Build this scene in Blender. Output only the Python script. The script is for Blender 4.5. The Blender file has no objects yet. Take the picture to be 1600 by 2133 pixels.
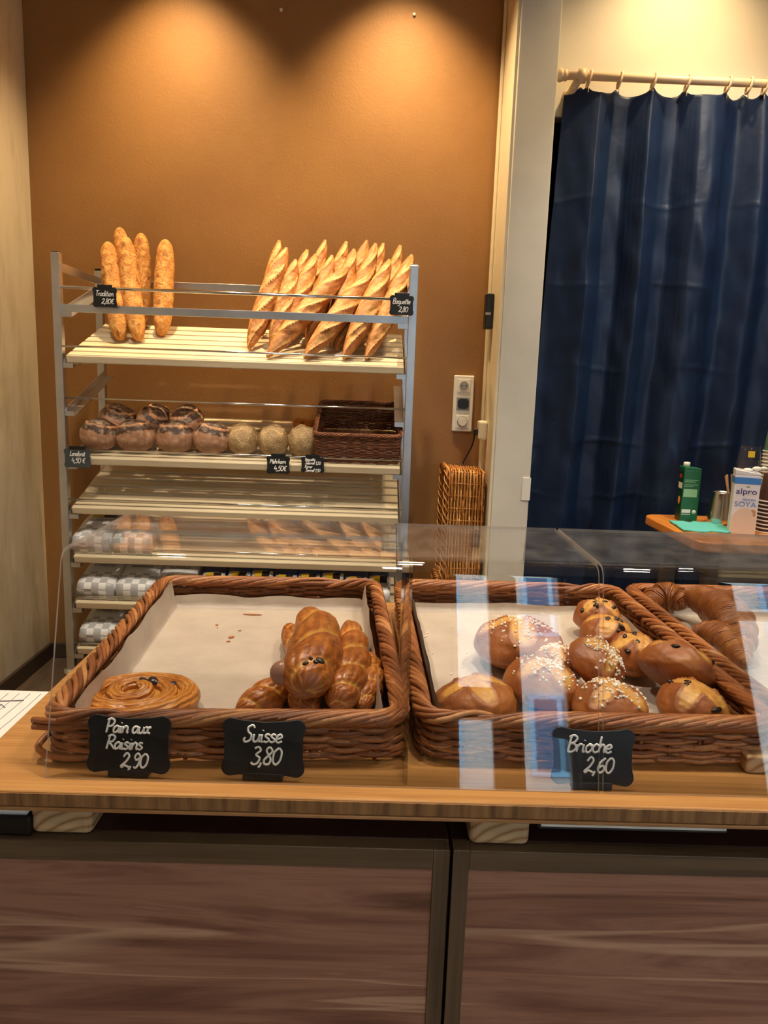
import bpy, math, random
import numpy as np
from mathutils import Vector, Matrix, Euler, noise

random.seed(7)
rng = np.random.default_rng(7)
S = bpy.context.scene
COL = S.collection
PI = math.pi
rad = math.radians

# ------------------------------------------------------------------ camera
F_PX, CAM_H = 1560.0, 1.2
YAW, PITCH, ROLL = rad(.9), rad(9.84), rad(2.0)
_r = np.array([math.cos(YAW), -math.sin(YAW), 0.0])
_f = np.array([math.sin(YAW)*math.cos(PITCH), math.cos(YAW)*math.cos(PITCH), -math.sin(PITCH)])
_d = np.cross(_f, _r)
CR = math.cos(ROLL)*_r - math.sin(ROLL)*_d
CD = math.sin(ROLL)*_r + math.cos(ROLL)*_d
CO = np.array([0, 0, CAM_H])
cd = bpy.data.cameras.new('camera')
cd.sensor_fit = 'HORIZONTAL'; cd.sensor_width = 36.0; cd.lens = F_PX/1600*36.0
cd.clip_start = .02
cam = bpy.data.objects.new('camera', cd); COL.objects.link(cam)
M = Matrix(((CR[0], -CD[0], -_f[0], 0), (CR[1], -CD[1], -_f[1], 0), (CR[2], -CD[2], -_f[2], CAM_H), (0, 0, 0, 1)))
cam.matrix_world = M
S.camera = cam

def ray(x, y): return _f + CR*(x-800)/F_PX + CD*(y-1066.5)/F_PX
def atY(x, y, Y): v = ray(x, y); return Vector(CO + v*Y/v[1])
def atZ(x, y, Z): v = ray(x, y); return Vector(CO + v*(Z-CAM_H)/v[2])
def atP(x, y, y0, z0, k):                       # sloping plane z = z0 + k (Y - y0)
    v = ray(x, y); t = (z0 - k*y0 - CAM_H)/(v[2]-k*v[1]); return Vector(CO+v*t)

# ------------------------------------------------------------------ world, light, exposure
S.view_settings.view_transform = 'Standard'; S.view_settings.look = 'None'
S.view_settings.exposure = 0.0; S.view_settings.gamma = 1.0; S.view_settings.use_curve_mapping = False
S.cycles.max_bounces = 10; S.cycles.diffuse_bounces = 4; S.cycles.glossy_bounces = 5
S.cycles.transparent_max_bounces = 24; S.cycles.transmission_bounces = 8
S.cycles.caustics_reflective = False; S.cycles.caustics_refractive = False
S.cycles.sample_clamp_indirect = 6.0
W = bpy.data.worlds.new('world'); S.world = W; W.use_nodes = True
bg = W.node_tree.nodes['Background']; bg.inputs[0].default_value = (.68, .84, 1.0, 1); bg.inputs[1].default_value = 17.0

WARM = (1.0, .71, .37)
SOFT = (1.0, .86, .68)
def spot(name, loc, target, e, size, blend, color, r=.03):
    l = bpy.data.lights.new(name, 'SPOT'); l.energy = e; l.spot_size = rad(size); l.spot_blend = blend
    l.color = color; l.shadow_soft_size = r
    o = bpy.data.objects.new(name, l); COL.objects.link(o); o.location = loc
    o.rotation_euler = (Vector(target)-Vector(loc)).to_track_quat('-Z', 'Y').to_euler()
    return o
spot('wall_spot', (-.77, 2.75, 2.90), (-.77, 2.80, 1.3), 150, 88, 1.0, WARM)
spot('wall_spot', (.05, 2.75, 2.90), (.05, 2.80, 1.3), 172, 88, 1.0, WARM)
spot('curtain_spot', (1.02, 2.56, 2.93), (1.02, 2.78, 1.5), 62, 105, 1.0, WARM)
spot('added_curtain_fill', (1.35, 1.75, 2.94), (1.15, 2.8, 1.75), 50, 52, .9, (1, .9, .78), .05)  # added fill from the front, brightens the curtain folds; no known fixture
spot('added_table_fill', (1.30, 1.9, 2.93), (1.25, 2.3, .8), 70, 100, .9, SOFT)  # added fill over the side table, only to brighten the things on it
for x, y, e in ((-.75, 1.15, 95), (.15, 1.05, 95), (1.0, 1.0, 85), (.1, -.9, 65), (1.9, -.4, 65)):
    spot('ceiling_spot', (x, y, 2.93), (x, y+.05, 0), e, 100, .9, SOFT, .05)
for x in (-.72, -.12):
    spot('added_shelf_fill', (x, 1.45, 2.94), (x, 2.62, .97), 75, 36, .8, SOFT, .04)  # pair of added fills aimed under the top shelf to brighten the loaves

# ------------------------------------------------------------------ materials
def srgb(r, g, b):
    f = lambda c: (c/255/12.92) if c/255 <= .04045 else ((c/255+.055)/1.055)**2.4
    return (f(r), f(g), f(b), 1)
MATS = {}
class NT:
    def __init__(s, name):
        m = bpy.data.materials.new(name); m.use_nodes = True; s.m = m; s.t = m.node_tree
        s.b = s.t.nodes['Principled BSDF']; MATS[name] = m
    def n(s, typ, **kw):
        q = s.t.nodes.new(typ)
        for k, v in kw.items():
            if k in q.inputs: q.inputs[k].default_value = v
            else: setattr(q, k, v)
        return q
    def l(s, a, b): s.t.links.new(a, b)
    def coord(s, kind='Object', scale=(1, 1, 1), rot=(0, 0, 0)):
        if kind == 'uvw':
            c = s.n('ShaderNodeAttribute', attribute_name='uvw'); out = c.outputs['Vector']
        else:
            c = s.n('ShaderNodeTexCoord'); out = c.outputs[kind]
        mp = s.n('ShaderNodeMapping'); mp.inputs['Scale'].default_value = scale; mp.inputs['Rotation'].default_value = rot
        s.l(out, mp.inputs['Vector']); return mp.outputs['Vector']
    def noise(s, vec, scale, detail=5, rough=.6, dist=0):
        q = s.n('ShaderNodeTexNoise'); q.inputs['Scale'].default_value = scale; q.inputs['Detail'].default_value = detail
        q.inputs['Roughness'].default_value = rough; q.inputs['Distortion'].default_value = dist
        s.l(vec, q.inputs['Vector']); return q.outputs['Fac']
    def ramp(s, fac, stops, interp='LINEAR'):
        q = s.n('ShaderNodeValToRGB'); q.color_ramp.interpolation = interp
        while len(q.color_ramp.elements) < len(stops): q.color_ramp.elements.new(.5)
        for e, (p, c) in zip(q.color_ramp.elements, stops): e.position = p; e.color = c
        s.l(fac, q.inputs['Fac']); return q.outputs['Color']
    def mix(s, fac, a, b, mode='MIX'):
        q = s.n('ShaderNodeMix', data_type='RGBA', blend_type=mode)
        for v, i in ((fac, 0), (a, 6), (b, 7)):
            if hasattr(v, 'links'): s.l(v, q.inputs[i])
            else: q.inputs[i].default_value = v
        return q.outputs[2]
    def math(s, op, a, b=0.0):
        q = s.n('ShaderNodeMath', operation=op)
        for v, i in ((a, 0), (b, 1)):
            if hasattr(v, 'links'): s.l(v, q.inputs[i])
            else: q.inputs[i].default_value = v
        return q.outputs[0]
    def attr(s, name='tone'): return s.n('ShaderNodeAttribute', attribute_name=name).outputs['Fac']
    def color(s, c):
        if hasattr(c, 'links'): s.l(c, s.b.inputs['Base Color'])
        else: s.b.inputs['Base Color'].default_value = c
    def bump(s, h, strength=.3, dist=.01):
        q = s.n('ShaderNodeBump'); q.inputs['Strength'].default_value = strength; q.inputs['Distance'].default_value = dist
        s.l(h, q.inputs['Height']); s.l(q.outputs[0], s.b.inputs['Normal']); return q
    def set(s, **kw):
        for k, v in kw.items(): s.b.inputs[k.replace('_', ' ')].default_value = v
        return s

def plain(name, c, rough=.5, metal=0, var=0, vscale=20, bump=0, bscale=80, **kw):
    t = NT(name); t.set(Roughness=rough, Metallic=metal, **kw)
    if var:
        f = t.noise(t.coord(), vscale)
        dk = tuple(x*(1-var) for x in c[:3])+(1,); lt = tuple(min(1, x*(1+var)) for x in c[:3])+(1,)
        t.color(t.ramp(f, [(.3, dk), (.7, lt)]))
    else: t.color(c)
    if bump: t.bump(t.noise(t.coord(), bscale), bump, .004)
    return t.m

# brown textured paint
t = NT('brown_paint'); v = t.coord()
t.color(t.mix(t.ramp(t.noise(v, 3.0, 6), [(.35, (0, 0, 0, 1)), (.7, (1, 1, 1, 1))]), srgb(146, 104, 57), srgb(156, 113, 63)))
t.set(Roughness=.55); t.bump(t.noise(v, 130, 3), .25, .003)
# dirty cream wall
t = NT('cream_paint'); v = t.coord()
st = t.noise(t.coord(scale=(6, 6, 1.2)), 2.2, 6, .65)
t.color(t.mix(t.ramp(st, [(.45, (0, 0, 0, 1)), (.75, (.8, .8, .8, 1))]), srgb(214, 202, 176), srgb(176, 158, 118)))
t.set(Roughness=.65); t.bump(t.noise(v, 60, 4), .15, .003)
plain('white_paint', srgb(214, 210, 196), .5, var=.05, vscale=6, bump=.08, bscale=40)
plain('header_paint', srgb(222, 212, 190), .6, var=.03, vscale=5)
plain('trim_paint', srgb(225, 214, 188), .4, var=.03)
plain('ceiling_paint', srgb(225, 220, 210), .7)
plain('dark_base', srgb(70, 56, 44), .45, var=.1)
# plank floor
t = NT('plank_floor'); v = t.coord(rot=(0, 0, PI/2))
br = t.n('ShaderNodeTexBrick', offset=.4); br.inputs['Scale'].default_value = 1.0
br.inputs['Brick Width'].default_value = 1.1; br.inputs['Row Height'].default_value = .16; br.inputs['Mortar Size'].default_value = .002
br.inputs['Color1'].default_value = srgb(120, 98, 76); br.inputs['Color2'].default_value = srgb(94, 76, 58); br.inputs['Mortar'].default_value = srgb(50, 40, 30)
t.l(v, br.inputs['Vector'])
g = t.noise(t.coord(scale=(14, 1.2, 1)), 5, 6)
t.color(t.mix(.5, br.outputs['Color'], t.ramp(g, [(.3, srgb(80, 64, 50)), (.7, srgb(140, 118, 95))]), 'MIX')); t.set(Roughness=.4)

def wood(name, stops, scale, rough=.4, nscale=3, bump=.1, dist=.6, coat=0, kind='Object'):
    t = NT(name); f = t.noise(t.coord(kind, scale), nscale, 8, .62, dist)
    t.color(t.ramp(f, stops)); t.set(Roughness=rough, Coat_Weight=coat)
    t.bump(f, bump, .002); return t.m
wood('bamboo_top', [(.3, srgb(160, 112, 62)), (.5, srgb(182, 130, 74)), (.7, srgb(198, 148, 90))], (1.2, 40, 10), .32, 3, .05, .3, .15)
t = NT('bamboo_edge'); br = t.n('ShaderNodeTexNoise'); br.inputs['Scale'].default_value = 3; br.inputs['Detail'].default_value = 6
t.l(t.coord(scale=(28, 1, 2.5)), br.inputs['Vector'])
t.color(t.ramp(br.outputs['Fac'], [(.34, srgb(104, 72, 42)), (.5, srgb(142, 102, 62)), (.66, srgb(168, 124, 78))])); t.set(Roughness=.5)
wood('bamboo_lip', [(.3, srgb(150, 105, 62)), (.7, srgb(182, 135, 88))], (1, 30, 10), .35)
t = NT('door_wood'); f = t.noise(t.coord(scale=(.6, 1, 9)), 2.6, 8, .6, 1.4); f2 = t.noise(t.coord(scale=(.35, 1, 7)), 1.7, 3, .5, .8)
c = t.ramp(f, [(.30, srgb(104, 68, 53)), (.44, srgb(142, 99, 80)), (.54, srgb(166, 122, 100)), (.62, srgb(146, 103, 83)), (.7, srgb(178, 136, 112))])
t.color(t.mix(t.ramp(f2, [(.47, (0, 0, 0, 1)), (.495, (.75, .75, .75, 1)), (.51, (0, 0, 0, 1))]), c, srgb(204, 166, 138))); t.set(Roughness=.42)
wood('frame_wood_h', [(.3, srgb(74, 58, 42)), (.6, srgb(104, 84, 62)), (.8, srgb(126, 104, 78))], (.8, 1, 30), .4, 3, .03, .5)
wood('frame_wood_v', [(.3, srgb(74, 58, 42)), (.6, srgb(104, 84, 62)), (.8, srgb(126, 104, 78))], (30, 1, .8), .4, 3, .03, .5)
plain('cabinet_top', srgb(74, 46, 40), .35, var=.12, vscale=8)
wood('slat_wood', [(.3, srgb(214, 196, 160)), (.7, srgb(232, 218, 186))], (1, 20, 20), .45, 2, .03)
t = NT('pine'); w = t.n('ShaderNodeTexWave', wave_type='RINGS', rings_direction='Y'); w.inputs['Scale'].default_value = 26; w.inputs['Distortion'].default_value = 2.0; w.inputs['Detail'].default_value = 1
mp = t.coord(); mp.node.inputs['Location'].default_value = (-.03, 0, .045); t.l(mp, w.inputs['Vector'])
t.color(t.ramp(w.outputs['Fac'], [(0, srgb(206, 176, 134)), (.7, srgb(196, 160, 116)), (1, srgb(160, 118, 76))])); t.set(Roughness=.55)
wood('table_wood', [(.3, srgb(190, 116, 44)), (.7, srgb(226, 150, 70))], (20, 1.5, 10), .3, 2, .04, .3, .2)
wood('rod_wood', [(.3, srgb(214, 184, 144)), (.7, srgb(236, 212, 178))], (1.5, 30, 30), .4)
plain('steel', srgb(205, 206, 208), .38, 1.0, var=.1, vscale=9)
plain('steel_bright', srgb(225, 226, 228), .12, 1.0)
plain('black_plastic', srgb(20, 20, 21), .4)
plain('white_plastic', srgb(236, 234, 226), .3)
plain('grey_plastic', srgb(150, 152, 154), .35)
t = NT('chalkboard'); t.color(t.ramp(t.noise(t.coord(), 45, 5), [(.35, srgb(17, 17, 17)), (.75, srgb(27, 27, 28))])); t.set(Roughness=.5)
plain('slate_grey', srgb(62, 68, 74), .5, var=.15, vscale=50)
plain('chalk', srgb(240, 240, 236), .7)
# wicker: per-strand tone
t = NT('wicker'); a = t.attr(); nz = t.noise(t.coord('uvw', (60, 1, 1)), 2, 4)
c = t.ramp(a, [(0, srgb(102, 56, 28)), (.45, srgb(148, 87, 46)), (.8, srgb(177, 111, 61)), (1, srgb(200, 142, 88))])
t.color(t.mix(t.ramp(nz, [(.4, (0, 0, 0, 1)), (.8, (.6, .6, .6, 1))]), c, srgb(112, 62, 32))); t.set(Roughness=.42)
t.bump(t.noise(t.coord(), 400, 2), .15, .001)
t = NT('wicker_dark'); a = t.attr()
t.color(t.ramp(a, [(0, srgb(84, 46, 28)), (.5, srgb(124, 72, 46)), (1, srgb(160, 106, 70))])); t.set(Roughness=.5)
t = NT('wicker_gold'); a = t.attr()
t.color(t.ramp(a, [(0, srgb(140, 84, 34)), (.5, srgb(190, 126, 60)), (1, srgb(222, 166, 96))])); t.set(Roughness=.45)
t = NT('parchment'); v = t.coord()
t.color(t.ramp(t.noise(v, 14, 4), [(.3, srgb(184, 170, 157)), (.7, srgb(200, 186, 171))])); t.set(Roughness=.55, Transmission_Weight=0)
t.bump(t.noise(t.coord(scale=(1, 1.6, 1)), 16, 5, .55, .3), .4, .008)
# acrylic sheet: straight transparency with Fresnel reflection
t = NT('acrylic'); nt = t.t; nt.nodes.remove(t.b)
geo = t.n('ShaderNodeNewGeometry'); ior = t.n('ShaderNodeMix', data_type='FLOAT'); ior.inputs[2].default_value = 1.49; ior.inputs[3].default_value = 1/1.49
t.l(geo.outputs['Backfacing'], ior.inputs[0]); fr = t.n('ShaderNodeFresnel'); t.l(ior.outputs[0], fr.inputs['IOR'])
tr = t.n('ShaderNodeBsdfTransparent'); tr.inputs[0].default_value = (.975, .978, .975, 1)
gl = t.n('ShaderNodeBsdfGlossy'); gl.inputs['Roughness'].default_value = .015
mx = t.n('ShaderNodeMixShader'); t.l(fr.outputs[0], mx.inputs[0]); t.l(tr.outputs[0], mx.inputs[1]); t.l(gl.outputs[0], mx.inputs[2])
t.l(mx.outputs[0], nt.nodes['Material Output'].inputs[0])
t2 = MATS['acrylic'].copy(); t2.name = 'acrylic_dusty'; MATS['acrylic_dusty'] = t2; nt = t2.node_tree
df = nt.nodes.new('ShaderNodeBsdfDiffuse'); df.inputs[0].default_value = srgb(200, 196, 190); m2 = nt.nodes.new('ShaderNodeMixShader')
tc = nt.nodes.new('ShaderNodeTexCoord'); nz = nt.nodes.new('ShaderNodeTexNoise'); nz.inputs['Scale'].default_value = 30; nz.inputs['Detail'].default_value = 6
nt.links.new(tc.outputs['Object'], nz.inputs['Vector']); mr = nt.nodes.new('ShaderNodeMapRange'); mr.inputs[1].default_value = .35; mr.inputs[2].default_value = .75; mr.inputs[3].default_value = .02; mr.inputs[4].default_value = .085
nt.links.new(nz.outputs['Fac'], mr.inputs[0]); nt.links.new(mr.outputs[0], m2.inputs[0])
o1 = nt.nodes['Material Output']; src = o1.inputs[0].links[0].from_socket; nt.links.new(src, m2.inputs[1]); nt.links.new(df.outputs[0], m2.inputs[2]); nt.links.new(m2.outputs[0], o1.inputs[0])
# polished acrylic edge
t = NT('acrylic_edge'); nt = t.t; t.set(Roughness=.25); t.color(srgb(215, 212, 205)); t.b.inputs['Alpha'].default_value = .55
t = NT('clear_plastic'); t.color((.9, .92, .92, 1)); t.set(Roughness=.08); t.b.inputs['Alpha'].default_value = .16
# breads
t = NT('baguette_crust'); v = t.coord(); a = t.attr()
base = t.ramp(t.noise(v, 24, 6, .6), [(.3, srgb(138, 82, 38)), (.5, srgb(176, 114, 58)), (.7, srgb(208, 154, 94))])
cut = t.ramp(t.noise(v, 45, 4), [(.3, srgb(206, 142, 74)), (.7, srgb(232, 186, 120))])
c = t.mix(t.ramp(a, [(.5, (0, 0, 0, 1)), (.8, (1, 1, 1, 1))]), base, cut)
t.color(t.mix(t.ramp(a, [(.12, (1, 1, 1, 1)), (.4, (0, 0, 0, 1))]), c, srgb(96, 50, 22))); t.set(Roughness=.55)
t.bump(t.noise(v, 70, 5), .6, .005)
t = NT('tradition_crust'); v = t.coord(); a = t.attr()
vo = t.n('ShaderNodeTexVoronoi', feature='SMOOTH_F1'); vo.inputs['Scale'].default_value = 42; t.l(v, vo.inputs['Vector'])
base = t.ramp(t.noise(v, 38, 6, .65, 1.2), [(.3, srgb(168, 92, 30)), (.46, srgb(206, 138, 62)), (.62, srgb(232, 176, 96)), (.8, srgb(240, 206, 140))])
t.color(t.mix(t.ramp(a, [(.12, (1, 1, 1, 1)), (.4, (0, 0, 0, 1))]), base, srgb(120, 62, 24))); t.set(Roughness=.55)
t.bump(t.noise(v, 55, 6, .65, 1.5), .9, .008)
t = NT('dark_crust'); v = t.coord(); a = t.attr(); nz = t.noise(v, 40, 6)
c = t.ramp(a, [(0, srgb(60, 40, 28)), (.3, srgb(82, 54, 38)), (.45, srgb(146, 102, 70)), (.7, srgb(178, 130, 96)), (1, srgb(212, 146, 86))])
t.color(t.mix(t.ramp(t.noise(v, 60, 6, .7), [(.46, (0, 0, 0, 1)), (.72, (.7, .7, .7, 1))]), c, srgb(212, 184, 158))); t.set(Roughness=.6)
t.bump(nz, .5, .005)
t = NT('seed_crust'); v = t.coord(); vo = t.n('ShaderNodeTexVoronoi'); vo.inputs['Scale'].default_value = 190; t.l(v, vo.inputs['Vector'])
c = t.ramp(t.noise(v, 26, 4), [(.3, srgb(148, 116, 74)), (.7, srgb(192, 160, 114))])
t.color(t.mix(t.ramp(vo.outputs['Distance'], [(.2, (.75, .75, .75, 1)), (.45, (0, 0, 0, 1))]), c, srgb(206, 182, 134))); t.set(Roughness=.65)
t.bump(vo.outputs['Distance'], .6, .003)
t = NT('brioche_crust'); v = t.coord(); a = t.attr()
c = t.ramp(t.noise(v, 16, 5, .6), [(.3, srgb(136, 72, 32)), (.55, srgb(166, 98, 46)), (.75, srgb(190, 124, 60))])
c2 = t.ramp(t.noise(v, 40, 4), [(.3, srgb(210, 146, 62)), (.7, srgb(234, 186, 100))])
t.color(t.mix(a, c, c2)); t.set(Roughness=.42, Coat_Weight=.12, Coat_Roughness=.3)
t.bump(t.noise(v, 75, 6, .65), .4, .004)
def layered(name, stops, wscale, strength=.5, way='X'):
    t = NT(name); a = t.attr()
    w = t.n('ShaderNodeTexWave', wave_type='BANDS', bands_direction=way); w.inputs['Scale'].default_value = wscale
    w.inputs['Distortion'].default_value = 5.0; w.inputs['Detail'].default_value = 2; w.inputs['Detail Scale'].default_value = 1.2
    t.l(t.coord('uvw'), w.inputs['Vector'])
    c = t.ramp(t.noise(t.coord(), 30, 5), stops)
    c = t.mix(t.ramp(w.outputs['Fac'], [(0, (.5, .5, .5, 1)), (.5, (0, 0, 0, 1))]), c, tuple(x*.5 for x in stops[0][1][:3])+(1,))
    t.color(t.mix(a, c, srgb(226, 172, 84))); t.set(Roughness=.36, Coat_Weight=.22, Coat_Roughness=.25)
    t.bump(w.outputs['Fac'], strength, .003)
layered('suisse_crust', [(.3, srgb(142, 72, 24)), (.55, srgb(182, 104, 38)), (.75, srgb(206, 134, 60))], .7, .35, 'Y')
layered('croissant_crust', [(.3, srgb(132, 70, 26)), (.55, srgb(166, 96, 42)), (.75, srgb(190, 122, 62))], 1.0, .8)
layered('raisin_crust', [(.3, srgb(170, 96, 34)), (.55, srgb(204, 132, 54)), (.75, srgb(220, 158, 78))], .55, .5, 'Y')
plain('pretzel_crust', srgb(196, 118, 40), .35, var=.3, vscale=30)
plain('sugar', srgb(250, 244, 232), .35, Subsurface_Weight=0)
plain('chocolate', srgb(36, 22, 18), .35, var=.2)
plain('raisin', srgb(40, 26, 30), .3)
plain('cream_filling', srgb(156, 112, 92), .3)
plain('pastry_flake', srgb(186, 112, 62), .5)
plain('white_foil', srgb(242, 242, 245), .3, bump=.4, bscale=18)
t = NT('checker_foil'); ck = t.n('ShaderNodeTexChecker'); ck.inputs['Scale'].default_value = 1.0
ck.inputs['Color1'].default_value = srgb(246, 246, 248); ck.inputs['Color2'].default_value = srgb(188, 190, 194)
t.l(t.coord('uvw'), ck.inputs['Vector']); t.color(ck.outputs['Color']); t.set(Roughness=.32); t.bump(t.noise(t.coord(), 22, 4), .4, .006)
plain('blue_foil', srgb(36, 78, 150), .3, bump=.4, bscale=18)
plain('yellow_ink', srgb(228, 190, 40), .5); plain('black_ink', srgb(32, 26, 20), .5)
plain('ledger_paper', srgb(238, 232, 226), .7); plain('ink_line', srgb(176, 166, 172), .7); plain('pen_ink', srgb(120, 116, 124), .7)
t = NT('curtain_cloth'); v = t.coord()
t.color(t.ramp(t.noise(v, 7, 4), [(.3, srgb(15, 31, 58)), (.7, srgb(21, 41, 71))])); t.set(Roughness=.48); t.b.inputs['Specular IOR Level'].default_value = .3
t.bump(t.noise(v, 12, 4, .5, .8), .12, .02)
plain('cloth_teal', srgb(92, 190, 190), .9, bump=.4, bscale=300)
plain('green_carton', srgb(18, 98, 58), .35); plain('green_dark', srgb(14, 54, 34), .35); plain('green_light', srgb(150, 196, 150), .4)
plain('red_ink', srgb(190, 46, 52), .4); plain('orange_ink', srgb(232, 140, 92), .4)
plain('carton_white', srgb(222, 224, 232), .35); plain('carton_cream', srgb(214, 200, 184), .4)
plain('carton_blue', srgb(66, 132, 210), .35); plain('navy_ink', srgb(36, 34, 110), .4); plain('soy_blue', srgb(84, 140, 206), .4)
plain('almond', srgb(186, 146, 104), .5); plain('leaf_ink', srgb(120, 160, 90), .5)
plain('cup_white', srgb(236, 232, 224), .5); plain('cup_green', srgb(88, 120, 96), .5); plain('cup_brown', srgb(80, 52, 44), .5)
plain('gold_ink', srgb(214, 186, 130), .4)
wood('stirrer_wood', [(.3, srgb(206, 150, 96)), (.7, srgb(232, 190, 140))], (30, 30, 2), .5)
plain('facade_paint', srgb(216, 208, 196), .8, var=.05, vscale=3)
plain('facade_glass', srgb(70, 100, 130), .2)
plain('facade_trim', srgb(150, 200, 225), .6)
plain('asphalt', srgb(120, 122, 126), .8)
plain('back_dark', srgb(30, 28, 26), .7)
def mt(n): return MATS[n]

# ------------------------------------------------------------------ mesh builder
class MB:
    def __init__(s): s.v = []; s.f = []; s.uvw = []; s.tone = []; s.mi = []
    def add(s, v, f, uvw=None, tone=.5, mi=0):
        o = len(s.v); n = len(v)
        s.v += [tuple(map(float, p)) for p in v]
        s.f += [tuple(i+o for i in q) for q in f]
        s.uvw += [tuple(map(float, p)) for p in (uvw if uvw is not None else v)]
        s.tone += [float(tone)]*n if np.isscalar(tone) else [float(x) for x in tone]
        s.mi += [mi]*len(f); return s
    def box(s, x0, x1, y0, y1, z0, z1, mi=0, mis=None, tone=.5, mat=None):
        v = [(x, y, z) for z in (z0, z1) for y in (y0, y1) for x in (x0, x1)]
        if mat is not None: v = [tuple(mat @ Vector(p)) for p in v]
        f = [(0, 2, 3, 1), (4, 5, 7, 6), (0, 1, 5, 4), (2, 6, 7, 3), (0, 4, 6, 2), (1, 3, 7, 5)]  # bot top front back left right
        for k, q in enumerate(f):
            pass
        o = len(s.v); s.add(v, f, tone=tone, mi=mi)
        if mis:
            for k, m in mis.items(): s.mi[len(s.mi)-6+k] = m
        return s
    def tube(s, path, r, n=8, closed=False, caps=True, tone=.5, mi=0, flat=1.0, u0=0):
        P = np.array(path, float); N = len(P)
        R = np.full(N, r) if np.isscalar(r) else np.array(r, float)
        if closed: T = np.roll(P, -1, 0)-np.roll(P, 1, 0)
        else: T = np.gradient(P, axis=0)
        T /= np.linalg.norm(T, axis=1)[:, None]+1e-12
        up = np.array([0, 0, 1.0]) if abs(T[0][2]) < .9 else np.array([1.0, 0, 0])
        a = np.cross(up, T[0]); a /= np.linalg.norm(a); A = [a]
        for i in range(1, N):
            a = A[-1]-T[i]*np.dot(A[-1], T[i]); a /= np.linalg.norm(a)+1e-12; A.append(a)
        A = np.array(A); B = np.cross(T, A)
        th = np.linspace(0, 2*PI, n, endpoint=False)
        V = P[:, None]+R[:, None, None]*(np.cos(th)[None, :, None]*A[:, None]+flat*np.sin(th)[None, :, None]*B[:, None])
        L = np.concatenate([[0], np.cumsum(np.linalg.norm(np.diff(P, axis=0), axis=1))])+u0
        U = [(L[i], j/n, 0) for i in range(N) for j in range(n)]
        f = []
        for i in range(N if closed else N-1):
            for j in range(n):
                i2 = (i+1) % N; j2 = (j+1) % n
                f.append((i*n+j, i*n+j2, i2*n+j2, i2*n+j))
        if caps and not closed: f.append(tuple(range(n))[::-1]); f.append(tuple((N-1)*n+j for j in range(n)))
        s.add(V.reshape(-1, 3), f, U, tone, mi); return s
    def lathe(s, prof, n=24, c=(0, 0, 0), mi=0, tone=.5, cap0=True, cap1=True):
        v = []; f = []
        for r, z in prof:
            for j in range(n):
                a = 2*PI*j/n; v.append((c[0]+r*math.cos(a), c[1]+r*math.sin(a), c[2]+z))
        for i in range(len(prof)-1):
            for j in range(n):
                j2 = (j+1) % n; f.append((i*n+j, i*n+j2, (i+1)*n+j2, (i+1)*n+j))
        if cap0: f.append(tuple(range(n))[::-1])
        if cap1: f.append(tuple((len(prof)-1)*n+j for j in range(n)))
        s.add(v, f, tone=tone, mi=mi); return s
    def grid(s, P, uvw=None, tone=.5, mi=0, closed_u=False):
        P = np.array(P, float); a, b = P.shape[:2]; f = []
        for i in range(a-1):
            for j in range(b if closed_u else b-1):
                j2 = (j+1) % b; f.append((i*b+j, i*b+j2, (i+1)*b+j2, (i+1)*b+j))
        s.add(P.reshape(-1, 3), f, None if uvw is None else np.array(uvw).reshape(-1, 3), tone if np.isscalar(tone) else np.array(tone).reshape(-1), mi); return s
    def prism(s, poly, d, axis='y', mi=0, mi_side=None):   # polygon in 2D pulled along an axis from d[0] to d[1]
        m = {'y': lambda p, t: (p[0], t, p[1]), 'x': lambda p, t: (t, p[0], p[1]), 'z': lambda p, t: (p[0], p[1], t)}[axis]
        n = len(poly); v = [m(p, d[0]) for p in poly]+[m(p, d[1]) for p in poly]
        f = [tuple(range(n)), tuple(range(2*n-1, n-1, -1))]
        k = len(s.f); s.add(v, f+[(i, n+i, n+(i+1) % n, (i+1) % n) for i in range(n)], mi=mi)
        if mi_side is not None:
            for i in range(k+2, len(s.f)): s.mi[i] = mi_side
        return s
    def blob(s, c, r, n=8, rot=None, tone=.5, mi=0, jit=0):
        v = []; f = []; R = rot or Matrix.Identity(3); m = max(4, n//2+1)
        for i in range(m+1):
            ph = PI*i/m
            for j in range(n):
                a = 2*PI*j/n; q = R @ Vector((r[0]*math.sin(ph)*math.cos(a), r[1]*math.sin(ph)*math.sin(a), r[2]*math.cos(ph)))
                k = 1+jit*random.uniform(-1, 1); v.append((c[0]+q.x*k, c[1]+q.y*k, c[2]+q.z*k))
        for i in range(m):
            for j in range(n):
                j2 = (j+1) % n; f.append((i*n+j, (i+1)*n+j, (i+1)*n+j2, i*n+j2))
        s.add(v, f, tone=tone, mi=mi); return s
    def build(s, name, mats, parent=None, smooth=True, bevel=0, sub=0, world=False, fix=True):
        me = bpy.data.meshes.new(name); V = s.v
        if world and parent is not None:
            iv = parent.matrix_world.inverted() if False else Matrix.LocRotScale(parent.location, parent.rotation_euler, None).inverted()
            V = [tuple(iv @ Vector(p)) for p in V]
        me.from_pydata(V, [], s.f)
        at = me.attributes.new('uvw', 'FLOAT_VECTOR', 'POINT'); at.data.foreach_set('vector', np.array(s.uvw, np.float32).ravel())
        at = me.attributes.new('tone', 'FLOAT', 'POINT'); at.data.foreach_set('value', np.array(s.tone, np.float32))
        for m in (mats if isinstance(mats, (list, tuple)) else [mats]): me.materials.append(mt(m))
        me.polygons.foreach_set('material_index', s.mi)
        if fix:
            import bmesh
            bm = bmesh.new(); bm.from_mesh(me); bmesh.ops.recalc_face_normals(bm, faces=bm.faces); bm.to_mesh(me); bm.free()
        me.polygons.foreach_set('use_smooth', [smooth]*len(me.polygons)); me.update()
        o = bpy.data.objects.new(name, me); COL.objects.link(o)
        if parent is not None: o.parent = parent
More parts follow.
